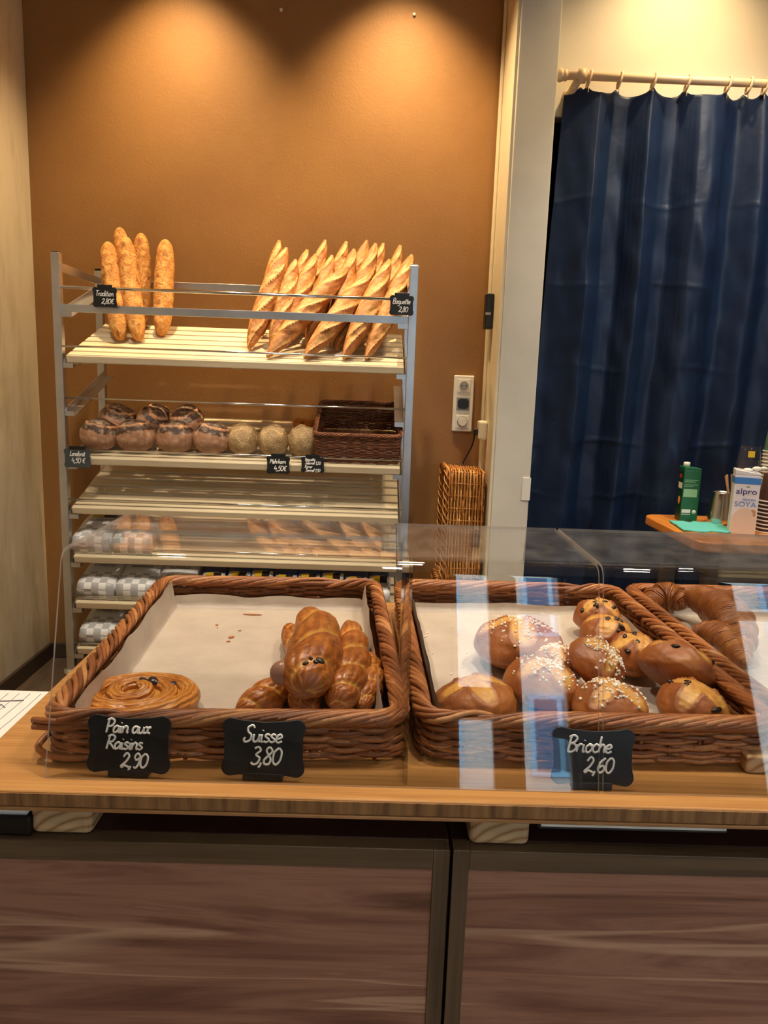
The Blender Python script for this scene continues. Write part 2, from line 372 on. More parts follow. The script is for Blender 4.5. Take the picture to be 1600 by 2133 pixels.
        if bevel:
            b = o.modifiers.new('bevel', 'BEVEL'); b.width = bevel; b.segments = 3; b.limit_method = 'ANGLE'; b.angle_limit = rad(40)
            b.harden_normals = False
        if sub:
            b = o.modifiers.new('sub', 'SUBSURF'); b.levels = sub; b.render_levels = sub
        return o

def tag(o, label, cat, group=None, kind=None):
    o['label'] = label; o['category'] = cat
    if group: o['group'] = group
    if kind: o['kind'] = kind
    return o
def thing(name, label, cat, loc=(0, 0, 0), rot=(0, 0, 0), group=None):
    o = bpy.data.objects.new(name, None); COL.objects.link(o); o.location = loc; o.rotation_euler = rot
    o.empty_display_size = .05
    return tag(o, label, cat, group)
def struct(o): o['kind'] = 'structure'; return o
def text(name, body, size, loc, rot, mat, parent, ext=.0003, align='CENTER', sx=1.0):
    c = bpy.data.curves.new(name, 'FONT'); c.body = body; c.size = size; c.extrude = ext; c.align_x = align; c.align_y = 'CENTER'
    c.materials.append(mt(mat)); o = bpy.data.objects.new(name, c); COL.objects.link(o)
    bpy.context.view_layer.update()
    me = bpy.data.meshes.new_from_object(o.evaluated_get(bpy.context.evaluated_depsgraph_get())); me.name = name
    COL.objects.unlink(o); bpy.data.objects.remove(o); o = bpy.data.objects.new(name, me); COL.objects.link(o)
    o.location = loc; o.rotation_euler = rot; o.scale = (sx, 1, 1); o.parent = parent; return o

# ------------------------------------------------------------------ the room
b = MB(); b.box(-1.5, 3.2, -2.6, 4.2, -.1, 0); struct(b.build('floor', 'plank_floor', smooth=False))
b = MB(); b.box(-1.5, 3.2, -2.6, 4.2, 3.0, 3.1); struct(b.build('ceiling', 'ceiling_paint', smooth=False))
b = MB(); b.box(-1.5, .44, 3.05, 3.2, 0, 3.0); struct(b.build('wall_back', 'brown_paint', smooth=False))
b = MB(); b.box(-1.5, -1.35, -2.6, 3.05, 0, 3.0); struct(b.build('wall_left', 'cream_paint', smooth=False))
b = MB(); b.box(3.05, 3.2, -2.6, 4.2, 0, 3.0); struct(b.build('wall_right', 'cream_paint', smooth=False))
b = MB(); b.box(-1.35, -1.335, -2.5, 3.05, 0, .065); struct(b.build('baseboard_left', 'dark_base', smooth=False, bevel=.004))
b = MB(); b.box(-1.335, .44, 3.035, 3.05, 0, .065); struct(b.build('baseboard_back', 'dark_base', smooth=False, bevel=.004))
# pier between the brown wall and the doorway: warm-painted return, pale face
b = MB(); b.box(.447, .585, 2.77, 3.2, 0, 3.0); struct(b.build('wall_pier', 'white_paint', smooth=False, bevel=.004))
b = MB(); b.box(.436, .447, 2.775, 3.2, 0, 3.0); struct(b.build('trim_1', 'trim_paint', smooth=False, bevel=.002))
b = MB(); b.box(.585, 3.05, 2.90, 3.2, 2.24, 3.0); struct(b.build('wall_header', 'header_paint', smooth=False))
b = MB(); b.box(.585, 3.05, 2.885, 2.90, 2.16, 2.30); struct(b.build('trim_2', 'header_paint', smooth=False, bevel=.003))
b = MB(); b.box(1.95, 3.05, 2.90, 3.2, 0, 2.24); struct(b.build('wall_doorside', 'header_paint', smooth=False))
b = MB(); b.box(.3, 3.2, 4.0, 4.2, 0, 3.0); struct(b.build('wall_backroom', 'back_dark', smooth=False))
b = MB(); b.box(.3, .44, 3.2, 4.0, 0, 3.0); struct(b.build('wall_backroom_side', 'back_dark', smooth=False))
# shopfront wall behind the camera, three glazed bays
yw = -2.3
b = MB()
bays = [(.46, .70), (.80, 1.10), (2.04, 2.85)]
xs = [-1.35]+[q for p in bays for q in p]+[3.05]
for i in range(0, len(xs), 2): b.box(xs[i], xs[i+1], yw-.2, yw, 0, 3.0)
for x0, x1 in bays: b.box(x0, x1, yw-.2, yw, 0, .7); b.box(x0, x1, yw-.2, yw, 2.6, 3.0)
struct(b.build('wall_front', 'dark_base', smooth=False))
for k, (x0, x1) in enumerate(bays):
    fr = MB()
    for a0, a1, c0, c1 in ((x0, x0+.03, .7, 2.6), (x1-.03, x1, .7, 2.6), (x0, x1, .7, .74), (x0, x1, 2.56, 2.6)):
        fr.box(a0, a1, yw-.13, yw-.07, c0, c1)
    fr.box(x0, x1, yw-.13, yw-.07, 1.2, 1.4) if k == 0 else fr.box(x0, x1, yw-.13, yw-.07, 1.9, 1.95)
    w = struct(fr.build('window_%d' % (k+1), 'trim_paint', smooth=False, bevel=.004))
    gp = MB(); gp.box(x0+.01, x1-.01, yw-.104, yw-.098, .72, 2.58); gp.build('glass_pane', 'acrylic', w, smooth=False)
    pl = bpy.data.lights.new('window_portal', 'AREA'); pl.shape = 'RECTANGLE'; pl.size = x1-x0; pl.size_y = 1.9; pl.cycles.is_portal = True
    po = bpy.data.objects.new('window_portal', pl); COL.objects.link(po); po.location = ((x0+x1)/2, yw-.22, 1.65); po.rotation_euler = (rad(90), 0, 0)
b = MB(); b.box(-14, 16, -16, -2.6, -.25, -.15); struct(b.build('street', 'asphalt', smooth=False))
fa = thing('street_facade', 'pale house front across the street seen in the shopfront glass', 'building', (2, -12, -.15))
b = MB(); b.box(-8, 12, -12.6, -12, -.15, 9); b.build('wall', 'facade_paint', fa, smooth=False, world=True)
for fx in (-1.5, .6, 2.9, 5.2, 7.5):
    for fz in (1.2, 4.2):
        b = MB(); b.box(fx, fx+1.1, -12.0, -11.94, fz, fz+1.7); w = b.build('window', 'facade_trim', fa, smooth=False, world=True)
        b = MB(); b.box(fx+.1, fx+.5, -11.95, -11.93, fz+.1, fz+1.6); b.box(fx+.6, fx+1.0, -11.95, -11.93, fz+.1, fz+1.6)
        q = b.build('pane', 'facade_glass', smooth=False); q.data.transform(Matrix.Translation((-2, 12, .15))); q.parent = w

# ------------------------------------------------------------------ cabinets, counter
def cabinet(x0, x1, label, loc):
    c = thing('cabinet', label, 'cabinet', ((x0+x1)/2, .92, 0), group='wood cabinets under the counter')
    b = MB(); b.box(x0, x1, .783, 1.085, .06, .685); b.build('body', 'cabinet_top', c, smooth=False, world=True, bevel=.002)
    b = MB(); b.box(x0, x1, .80, 1.06, 0, .06); b.build('plinth', 'dark_base', c, smooth=False, world=True)
    d = MB(); sw = .0195
    d.box(x0+sw, x1-sw, .7655, .783, .063+sw, .685-.025); dd = d.build('door', 'door_wood', c, smooth=False, world=True)
    fr = MB(); fr.box(x0+sw, x1-sw, .763, .783, .66, .6845); fr.box(x0+sw, x1-sw, .763, .783, .062, .062+sw)
    q = fr.build('rail', 'frame_wood_h', dd, smooth=False, world=False, bevel=.001)
    q.data.transform(Matrix.Translation(-c.location))
    for a, bb in ((x0+.0008, x0+sw), (x1-sw, x1-.0008)):
        fr = MB(); fr.box(a, bb, .763, .783, .062, .6845); q = fr.build('stile', 'frame_wood_v', dd, smooth=False, bevel=.001)
        q.data.transform(Matrix.Translation(-c.location))
    return c
cabinet(-1.12, .1005, 'dark red-brown wood cabinet front under the pain aux raisins basket', 0)
cabinet(.1025, 1.32, 'red-brown wood cabinet front under the brioche price sign', 0)

ct = thing('countertop', 'thick bamboo counter board carrying the baskets and acrylic covers', 'countertop', (.4, 1.1, .75))
b = MB(); b.box(-.453, 1.35, .752, 1.50, .731, .75); b.build('board', 'bamboo_top', ct, smooth=False, bevel=.0025, world=True)
b = MB(); b.box(-.453, 1.35, .751, .7525, .733, .7475); b.build('front_edge', 'bamboo_edge', ct, smooth=False, world=True)
b = MB(); b.box(-.453, 1.35, .750, 1.50, .7275, .7315); b.build('bottom_ply', 'bamboo_lip', ct, smooth=False, bevel=.001, world=True)
for x0, x1, lab in ((-.373, -.304, 'pale pine support block under the left end of the counter board'), (.122, .190, 'pale pine support block under the counter board by the cabinet gap')):
    b = MB(); b.box(-.0345, .0345, 0, .30, 0, .0423); o = b.build('support_block', 'pine', smooth=False, bevel=.008)
    o.location = ((x0+x1)/2, .772, .685); tag(o, lab, 'wood block', 'pine blocks under the counter board')
tr = thing('serving_tray', 'thin white tray with a black edge tucked under the counter board', 'tray', (.3, .9, .716))
b = MB(); b.box(.195, .405, .7535, .98, .7195, .7235); b.build('tray_base', 'black_plastic', tr, smooth=False, bevel=.002, world=True)
b = MB(); b.box(.197, .403, .7525, .98, .7236, .7273); b.build('white_lip', 'white_plastic', tr, smooth=False, world=True)

# open ledger on the cabinet, left of the counter
lg = thing('ledger', 'thick open ledger with ruled white pages left of the counter', 'notebook', (-.6, .92, .685))
b = MB(); b.box(-.86, -.371, .768, 1.075, .6852, .709); b.build('cover', 'black_plastic', lg, smooth=False, bevel=.003, world=True)
b = MB(); P = []
for i in range(30):
    x = -.85+.472*i/29; h = .7235-.006*math.exp(-((x+.66)/.03)**2)-(.007*max(0, (x+.43)/.05))
    P.append([(x, y, h) for y in np.linspace(.772, 1.07, 4)])
b.grid(P); b.box(-.85, -.376, .772, 1.07, .709, .7165); b.build('pages', 'ledger_paper', lg, world=True)
b = MB()
for i in range(26):
    x = -.80+.016*i; h = .7238-.006*math.exp(-((x+.66)/.03)**2)-(.007*max(0, (x+.43)/.05))
    b.tube([(x+.02*math.sin(k/6*1.6)-.01, .79+.27*k/6, h) for k in range(7)], .0006, 4)
b.build('ruled_line', 'ink_line', lg, world=True)
b = MB()
for pts in ([(-.535, 1.03), (-.50, 1.035)], [(-.55, .99), (-.545, 1.005), (-.53, 1.0), (-.525, 1.02), (-.515, 1.01)], [(-.535, .975), (-.535, .99), (-.515, .985)]):
    b.tube([(x, y, .7243) for x, y in pts], .0009, 4)
b.build('handwriting', 'pen_ink', lg, world=True)

# ------------------------------------------------------------------ handwriting strokes
G = {
 'a': (.52, [[(.42, .4), (.25, .5), (.06, .32), (.1, .03), (.28, .05), (.42, .3), (.43, .5)], [(.43, .48), (.42, .1), (.52, 0)]]),
 'b': (.5, [[(.05, 1), (.05, .5), (.06, .02), (.3, 0), (.42, .25), (.3, .46), (.07, .33)]]),
 'c': (.46, [[(.4, .42), (.22, .5), (.05, .25), (.2, 0), (.44, .08)]]),
 'd': (.54, [[(.42, .4), (.25, .5), (.06, .32), (.1, .03), (.28, .05), (.42, .3)], [(.44, 1), (.43, .5), (.42, .1), (.52, 0)]]),
 'e': (.46, [[(.05, .22), (.25, .26), (.38, .36), (.26, .5), (.08, .36), (.08, .1), (.24, 0), (.44, .1)]]),
 'g': (.52, [[(.42, .4), (.25, .5), (.06, .32), (.1, .03), (.28, .05), (.42, .3)], [(.43, .5), (.43, .1), (.4, -.25), (.22, -.4), (.06, -.25)]]),
 'h': (.48, [[(.06, 1), (.06, .5), (.06, 0)], [(.06, .28), (.22, .5), (.36, .38), (.37, .1), (.44, 0)]]),
 'i': (.26, [[(.1, .48), (.1, .2), (.13, .02), (.24, .03)], [(.11, .7), (.13, .74)]]),
 'k': (.48, [[(.06, 1), (.06, .5), (.06, 0)], [(.4, .48), (.08, .22)], [(.15, .28), (.42, 0)]]),
 'l': (.3, [[(.08, .05), (.2, .6), (.18, .98), (.08, .8), (.1, .1), (.28, .02)]]),
 'm': (.72, [[(.05, .48), (.06, 0)], [(.06, .3), (.2, .5), (.3, .38), (.3, 0)], [(.3, .3), (.45, .5), (.58, .38), (.58, .08), (.68, 0)]]),
 'n': (.5, [[(.05, .48), (.06, 0)], [(.06, .28), (.22, .5), (.37, .38), (.37, .08), (.48, 0)]]),
 'o': (.48, [[(.25, .5), (.06, .32), (.1, .04), (.27, 0), (.42, .22), (.36, .45), (.22, .5), (.3, .42), (.46, .44)]]),
 'r': (.4, [[(.05, .46), (.08, .25), (.08, 0)], [(.08, .28), (.2, .47), (.36, .46)]]),
 's': (.42, [[(.36, .44), (.2, .5), (.08, .38), (.22, .27), (.36, .14), (.2, 0), (.03, .08)]]),
 't': (.36, [[(.16, .85), (.14, .3), (.18, .03), (.32, .05)], [(.02, .5), (.32, .53)]]),
 'u': (.52, [[(.05, .48), (.06, .12), (.2, 0), (.36, .15), (.4, .48)], [(.4, .46), (.4, .1), (.5, 0)]]),
 'x': (.5, [[(.04, .48), (.22, .4), (.26, .1), (.46, .02)], [(.46, .46), (.28, .42), (.2, .1), (.04, .02)]]),
 'P': (.6, [[(.12, 1), (.1, .5), (.08, -.02)], [(.02, .88), (.25, 1.02), (.52, .85), (.42, .52), (.12, .45)]]),
 'R': (.68, [[(.14, 1), (.1, .5), (.06, -.02)], [(.02, .88), (.28, 1.02), (.54, .85), (.4, .55), (.14, .48), (.36, .3), (.62, .0)]]),
 'S': (.62, [[(.55, .85), (.4, 1.02), (.16, .88), (.2, .62), (.42, .42), (.4, .1), (.15, -.02), (.02, .12), (.1, .25)]]),
 'B': (.62, [[(.12, 1), (.1, .5), (.08, 0)], [(.0, .9), (.28, 1.02), (.5, .84), (.36, .58), (.14, .52), (.4, .48), (.54, .24), (.34, 0), (.06, 0)]]),
 'T': (.56, [[(.02, .92), (.3, .98), (.6, .95)], [(.3, .97), (.28, .5), (.26, 0)]]),
 'L': (.5, [[(.12, 1), (.1, .5), (.08, .02), (.28, .0), (.46, .06)]]),
 'M': (.8, [[(.06, 0), (.1, .5), (.14, .95)], [(.14, .95), (.36, .3)], [(.36, .3), (.6, .95)], [(.6, .95), (.62, .4), (.68, 0), (.78, .05)]]),
 'K': (.6, [[(.1, 1), (.08, .5), (.08, 0)], [(.52, .95), (.1, .45)], [(.2, .52), (.55, 0)]]),
 '0': (.6, [[(.3, .98), (.08, .7), (.1, .2), (.3, 0), (.5, .25), (.5, .75), (.3, .98)]]),
 '1': (.4, [[(.08, .7), (.26, .98), (.26, .5), (.26, 0)]]),
 '2': (.62, [[(.08, .72), (.26, .98), (.46, .78), (.3, .38), (.04, .1), (.12, .0), (.26, .14), (.58, .0)]]),
 '3': (.56, [[(.1, .9), (.3, 1), (.46, .8), (.24, .55), (.48, .36), (.4, .05), (.16, -.02), (.04, .1)]]),
 '4': (.6, [[(.2, .98), (.06, .4), (.3, .38), (.54, .4)], [(.42, .62), (.4, 0)]]),
 '5': (.56, [[(.5, .96), (.16, .94)], [(.16, .94), (.12, .55), (.36, .6), (.48, .3), (.3, 0), (.06, .08)]]),
 '6': (.58, [[(.44, .95), (.18, .68), (.08, .25), (.26, 0), (.48, .2), (.36, .46), (.1, .3)]]),
 '8': (.56, [[(.42, .85), (.24, 1), (.1, .78), (.42, .32), (.36, .02), (.12, .03), (.08, .28), (.42, .72), (.42, .85)]]),
 '9': (.56, [[(.46, .8), (.26, .98), (.1, .74), (.24, .52), (.44, .66), (.46, .8)], [(.46, .8), (.44, .3), (.3, 0), (.12, .04)]]),
 ',': (.26, [[(.14, .1), (.12, -.06), (.04, -.2)]]),
 '€': (.66, [[(.6, .82), (.42, .95), (.2, .7), (.2, .25), (.4, .02), (.6, .14)], [(.04, .58), (.46, .6)], [(.04, .4), (.42, .42)]]),
 ' ': (.34, []),
}
G['ö'] = (G['o'][0], G['o'][1]+[[(.14, .68), (.15, .72)], [(.32, .68), (.33, .72)]])
def smooth_pts(p, k=5):
    if len(p) < 3: return p
    P = [np.array(q, float) for q in p]; P = [2*P[0]-P[1]]+P+[2*P[-1]-P[-2]]; out = []
    for i in range(1, len(P)-2):
        for j in range(k):
            t = j/k; a, b_, c, d = P[i-1], P[i], P[i+1], P[i+2]
            out.append(.5*((2*b_)+(-a+c)*t+(2*a-5*b_+4*c-d)*t*t+(-a+3*b_-3*c+d)*t**3))
    out.append(P[-2]); return out
def write(b, s, x, z, h, y, r=.001, slant=.18, spread=1.0):
    for ch in s:
        w, st = G[ch]
        for k in st:
            q = smooth_pts(k)
            b.tube([(x+(p[0]+slant*p[1])*h, y, z+p[1]*h) for p in q], r, 5)
        x += w*h*spread
    return x
def width(s, h, spread=1.0): return sum(G[c][0] for c in s)*h*spread
def plaque(w, h):
    pts = []
    def arc(cx, cz, r, a0, a1, n=6):
        for i in range(n+1):
            a = rad(a0+(a1-a0)*i/n); pts.append((cx+r*math.cos(a), cz+r*math.sin(a)))
    r = .15*h; hw = w/2
    for sx, sz, a0 in ((1, 0, -90), (1, 1, 0), (-1, 1, 90), (-1, 0, 180)):
        cx = sx*(hw-r); cz = (h-r if sz else r)
        arc(cx, cz, r, a0-18, a0+108)
        # shallow wave after each corner
        ex = {-90: (hw-.04*h, .32*h), 0: (hw*.55, h-.03*h), 90: (-hw+.04*h, .68*h), 180: (-hw*.55, .03*h)}[a0]
        nx = {-90: (hw-.045*h, .68*h), 0: (-hw*.55, h-.03*h), 90: (-hw+.045*h, .32*h), 180: (hw*.55, .03*h)}[a0]
        pts.append(ex); 
        if a0 == 0: pts.append((0, h-.06*h))
        pts.append(nx)
    return pts
def sign(name, label, w, h, lines, loc, rot=(0, 0, 0), mat='chalkboard', foot=False, r=.0012, group='chalk price signs', clip=False):
    t = thing(name, label, 'price sign', loc, rot, group)
    b = MB(); b.prism(plaque(w, h), (-.0015, .0015)); b.build('board', mat, t, smooth=False, bevel=.0006)
    if foot: b = MB(); b.box(-w*.24, w*.24, -.0025, .014, -.004, .004); b.build('foot', 'black_plastic', t, smooth=False, bevel=.001)
    if clip: b = MB(); b.box(-w*.3, w*.3, -.002, .004, h-.004, h+.008); b.build('clip', 'black_plastic', t, smooth=False, bevel=.001)
    for s, cx, z, hh in lines:
        b = MB(); wd = width(s, hh, .86); write(b, s, cx*w-wd/2, z*h, hh, -.0016, r, spread=.86); b.v = [(p[0], -.0016+(p[1]+.0016)*.22, p[2]) for p in b.v]; b.build('chalk_line', 'chalk', t)
    return t

# ------------------------------------------------------------------ wicker baskets
def rrect(s, a, c, r):
    """point and outward normal at arclength fraction s of a rounded rectangle with half sizes a, c"""
    segs = [2*(a-r), PI*r/2, 2*(c-r), PI*r/2]*2; L = sum(segs); d = (s % 1)*L
    corners = [(a-r, -c+r, -90), (a-r, c-r, 0), (-a+r, c-r, 90), (-a+r, -c+r, 180)]
    st = [((-a+r, -c), (1, 0), (0, -1)), ((a, -c+r), (0, 1), (1, 0)), ((a-r, c), (-1, 0), (0, 1)), ((-a, c-r), (0, -1), (-1, 0))]
    for k in range(4):
        l = 2*(a-r) if k % 2 == 0 else 2*(c-r)
        if d <= l:
            p, t, n = st[k]; return np.array([p[0]+t[0]*d, p[1]+t[1]*d]), np.array(n, float)
        d -= l; l = PI*r/2
        if d <= l:
            cx, cy, a0 = corners[k]; an = rad(a0)+d/r; n = np.array([math.cos(an), math.sin(an)]); return np.array([cx, cy])+r*n, n
        d -= l
    return np.array([-a+r, -c]), np.array([0., -1.])
def wicker(t, w, l, h, sr=.0033, rows=9, mat='wicker', taper=.012, rim_r=.009, stake=.036, rim_step=.019, rim_len=.12, seed=1, corner=.03, long_front=1.0):
    rd = random.Random(seed); per = 2*(w+l)-(8-2*PI)*corner
    b = MB(); ns = int(per/stake/2)*2; seg = 4
    for k in range(rows):
        z = .004+(h-.010)*(k+.5)/rows; q = z/h
        for half in (0, 1):
            a = w/2-taper*(1-q); c = l/2-taper*(1-q); ph = PI*(k+half); N = ns*seg
            zz = z+half*sr*1.1; off = rd.uniform(0, 1); P = []
            ncut = 5
            for m in range(ncut):
                i0 = int(N*m/ncut); i1 = int(N*(m+1)/ncut)+2; P = []; w1 = rd.uniform(-.0018, .0018); w2 = rd.uniform(-.0018, .0018)
                for i in range(i0, i1+1):
                    s = i/N+off; p, n = rrect(s, a, c, corner); o = .0032*math.sin(PI*s*ns+ph); u = (i-i0)/(i1-i0)
                    P.append((p[0]+n[0]*o, p[1]+n[1]*o, max(sr, zz+w1+(w2-w1)*u+rd.uniform(-.0006, .0006))))
                b.tube(P, sr*rd.uniform(.85, 1.12), 6, tone=rd.uniform(.1, .95), u0=rd.uniform(0, 5))
    b.build('woven_side', mat, t)
    b = MB()
    for i in range(ns):
        p0, n = rrect((i+.5)/ns, w/2-taper, l/2-taper, corner); p1, _ = rrect((i+.5)/ns, w/2, l/2, corner)
        b.tube([(p0[0], p0[1], .001+sr), (p1[0], p1[1], h)], sr*.9, 6, tone=rd.uniform(.2, .7))
    b.build('stake', mat, t)['kind'] = 'stuff'
    b = MB(); m = int(per/rim_step)
    for j in range(m):
        s0 = j/m; P = []; K = 12; ln = rim_len/per*rd.uniform(.9, 1.1); _, nn = rrect(s0, w/2, l/2, corner)
        if abs(nn[1]) > .7: ln *= long_front
        for i in range(K+1):
            u = i/K; s = s0+ln*u; p, n = rrect(s, w/2, l/2, corner); fi = rad(-75+330*u)
            rr = rim_r*(1+.12*rd.uniform(-1, 1)*0)
            P.append((p[0]+n[0]*rr*math.cos(fi), p[1]+n[1]*rr*math.cos(fi), h+rr*.8*math.sin(fi)))
        b.tube(P, [sr*1.18*(.75 if i in (0, K) else 1) for i in range(K+1)], 6, tone=rd.uniform(.15, 1), u0=rd.uniform(0, 5))
    # core rods so the braid is closed
    for o in (-.5, .5):
        P = []
        for i in range(200):
            p, n = rrect(i/200, w/2, l/2, corner); P.append((p[0]+n[0]*rim_r*o, p[1]+n[1]*rim_r*o, h))
        b.tube(P, sr*1.3, 6, closed=True, tone=.2)
    b.build('braided_rim', mat, t)
    b = MB(); nb = int((w-2*taper)/(sr*2.4))
    for i in range(nb):
        x = -(w/2-taper)+(i+.5)*(w-2*taper)/nb
        ll = l-2*max(taper, 0)-.018
        b.tube([(x, -ll/2+ll*k/24, sr+.0012*math.sin(k*PI/2+i*PI)) for k in range(25)], sr, 5, tone=rd.uniform(.1, .8))
    b.build('woven_base', mat, t)
    return t
ZC = .7503
B1 = wicker(thing('wicker_basket', 'brown wicker tray basket with pain aux raisins and Suisse twists', 'basket', (-.179, 1.130, ZC), (0, 0, rad(3.2)), 'wicker tray baskets on the counter'), .412, .605, .054, seed=3, taper=-.003, long_front=1.9)
B2 = wicker(thing('wicker_basket', 'brown wicker tray basket holding the sugared brioches', 'basket', (.280, 1.150, ZC), (0, 0, rad(1.2)), 'wicker tray baskets on the counter'), .432, .605, .054, seed=5, taper=-.003, long_front=1.9)
B3 = wicker(thing('wicker_basket', 'brown wicker tray basket at the right edge under the croissants', 'basket', (.742, 1.17, ZC), (0, 0, rad(.5)), 'wicker tray baskets on the counter'), .43, .605, .054, seed=8, taper=-.003, long_front=1.9)
# stray cane ends at the corners of the first basket
b = MB()
for q in ([(-.225, -.296, .048), (-.2, -.307, .052), (-.155, -.306, .050)], [(-.224, -.30, .042), (-.19, -.308, .045), (-.15, -.304, .046)]): b.tube(smooth_pts(q), .004, 7, tone=.5)
b.tube(smooth_pts([(-.205, -.26, .03), (-.220, -.298, .016), (-.19, -.309, .008), (-.14, -.305, .007)]), .0042, 7, tone=.7)
b.build('cane_end', 'wicker', B1)

def liner(label, cat, B, w, l, seed, up=(.045, .045, .03, .038)):
    """sheet of baking paper lying in a basket; up = rise at left, right, front, back"""
    o = thing('paper_liner', label, cat, (B.location[0], B.location[1], B.location[2]+.0085), B.rotation_euler, 'baking paper in the tray baskets')
    b = MB(); P = []; nx, ny = 64, 84; a = w/2-.026; c = l/2-.024
    def fold(q, lim, u0, u1):
        lo, hi = -lim-u0*1.05, lim+u1*1.05; t = lo+(hi-lo)*q
        if t < -lim: return -lim-.10*(-lim-t), (-lim-t)
        if t > lim: return lim+.10*(t-lim), t-lim
        return t, 0.0
    for j in range(ny+1):
        row = []
        for i in range(nx+1):
            qx, qy = i/nx, j/ny
            e = 1+.25*noise.noise(Vector((qy*5, seed*3.1, 0))); e2 = 1+.35*noise.noise(Vector((qx*5, seed*7.7, 2)))
            x, zx = fold(qx, a, up[0]*e, up[1]*e); y, zy = fold(qy, c, up[2]*e2, up[3]*e2)
            z = max(zx, zy) if min(zx, zy) <= 0 else math.hypot(zx, zy)*.85
            wv = .0016*noise.noise(Vector((x*22, y*9, seed)))+.0012*noise.noise(Vector((x*7+y*18, y*30-x*8, seed+5)))
            d = min(1, max(0, (a-abs(x))*30))
            row.append((x+.002*noise.noise(Vector((y*20, z*60, seed))), y+.002*noise.noise(Vector((x*20, z*60, seed+9))), z+max(0, wv)+.0003))
        P.append(row)
    b.grid(P); b.build('sheet', 'parchment', o); return o
L1 = liner('creased baking paper under the Suisse twists in the left basket', 'baking paper', B1, .412, .605, 1, (.046, .044, .02, .020))
L2 = liner('creased baking paper under the brioches in the middle basket', 'baking paper', B2, .432, .605, 2, (.046, .03, .02, .014))
L3 = liner('creased baking paper under the croissants in the right basket', 'baking paper', B3, .43, .605, 3, (.03, .05, .02, .014))
# rounded paper flap standing in the front left corner
b = MB(); P = []
for i in range(9):
    u = -1+2*i/8; hh = .034*(1-abs(u)**4*.5)
    P.append([(u*.023, .004*math.sin(k/6*1.5)+.002*u*u, hh*k/6) for k in range(7)])
b.grid(P)
o = b.build('paper_flap', 'parchment'); p = atZ(155, 1485, .766); o.location = p; o.rotation_euler = (0, 0, rad(12))
tag(o, 'pale rounded paper flap standing beside the pain aux raisins', 'paper flap')

# ------------------------------------------------------------------ acrylic covers
def case(label, x0, x1, fins):
    t = thing('acrylic_cover', label, 'display cover', ((x0+x1)/2, .8, .75), group='acrylic covers on the counter')
    y0, z0, y1, z1, yr, th, r = .778, .7505, .846, .998, 1.068, .004, .017
    dv = Vector((y1-y0, z1-z0)).normalized(); out = [(y0, z0)]
    c0 = Vector((y1, z1)); a = c0-dv*r; e = c0+Vector((1, 0))*r
    out += [tuple((1-u)**2*a+2*u*(1-u)*c0+u*u*e) for u in np.linspace(0, 1, 9)]+[(yr, z1+.001)]
    O = np.array(out); T = np.gradient(O, axis=0); T /= np.linalg.norm(T, axis=1)[:, None]; N = np.stack([T[:, 1], -T[:, 0]], 1)
    I = O+N*th
    b = MB(); n = len(O)
    for P in (O, I): b.add([(x, p[0], p[1]) for x in (x0, x1) for p in P], [(i, i+1, n+i+1, n+i) for i in range(n-1)], mi=0); b.mi[-1] = 1
    s = b.build('bent_sheet', ['acrylic', 'acrylic_dusty'], t, world=True, fix=False)
    # make the outer skin face outwards and the inner skin inwards
    e = MB()
    for x in (x0, x1):
        e.add([(x, p[0], p[1]) for p in O]+[(x, p[0], p[1]) for p in I], [(i, i+1, n+i+1, n+i) for i in range(n-1)])
    for k in (0, n-1):
        e.add([(x0, *O[k]), (x1, *O[k]), (x1, *I[k]), (x0, *I[k])], [(0, 1, 2, 3)])
    e.build('polished_edge', 'acrylic_edge', t, world=True, smooth=False)
    for fx in fins:
        b = MB(); pl = [(y0+.006, z0), (yr-.02, z0), (yr-.02, z1-.004), (y1+.02, z1-.004), (y1+.004, z1-.018)]
        b.prism(pl, (fx-.002, fx+.002), axis='x'); b.build('support_fin', 'acrylic', t, world=True, smooth=False)
    return t
case('clear acrylic cover over the Suisse and brioche price signs', -.357, .2665, (.0475,))
case('clear acrylic cover at the right over the croissants', .2715, .92, (.505,))
for n_, x, y, lab, lines in (
    ('price_sign', 266, 1612, 'black chalk sign reading Pain aux Raisins 2,90', [('Pain aux', -.02, .695, .0155), ('Raisins', -.06, .415, .0155), ('2,90', .06, .105, .0165)]),
    ('price_sign', 548, 1615, 'black chalk sign reading Suisse 3,80', [('Suisse', -.02, .60, .0185), ('3,80', .02, .22, .0195)]),
    ('price_sign', 1234, 1638, 'black chalk sign reading Brioche 2,60', [('Brioche', -.06, .58, .0185), ('2,60', .06, .23, .018)])):
    p = atZ(x, y, .755)
    sign(n_, lab, .0945, .066, lines, (p.x, .7862, .755), (rad(-9), 0, rad(-1)), foot=True, r=.0013)

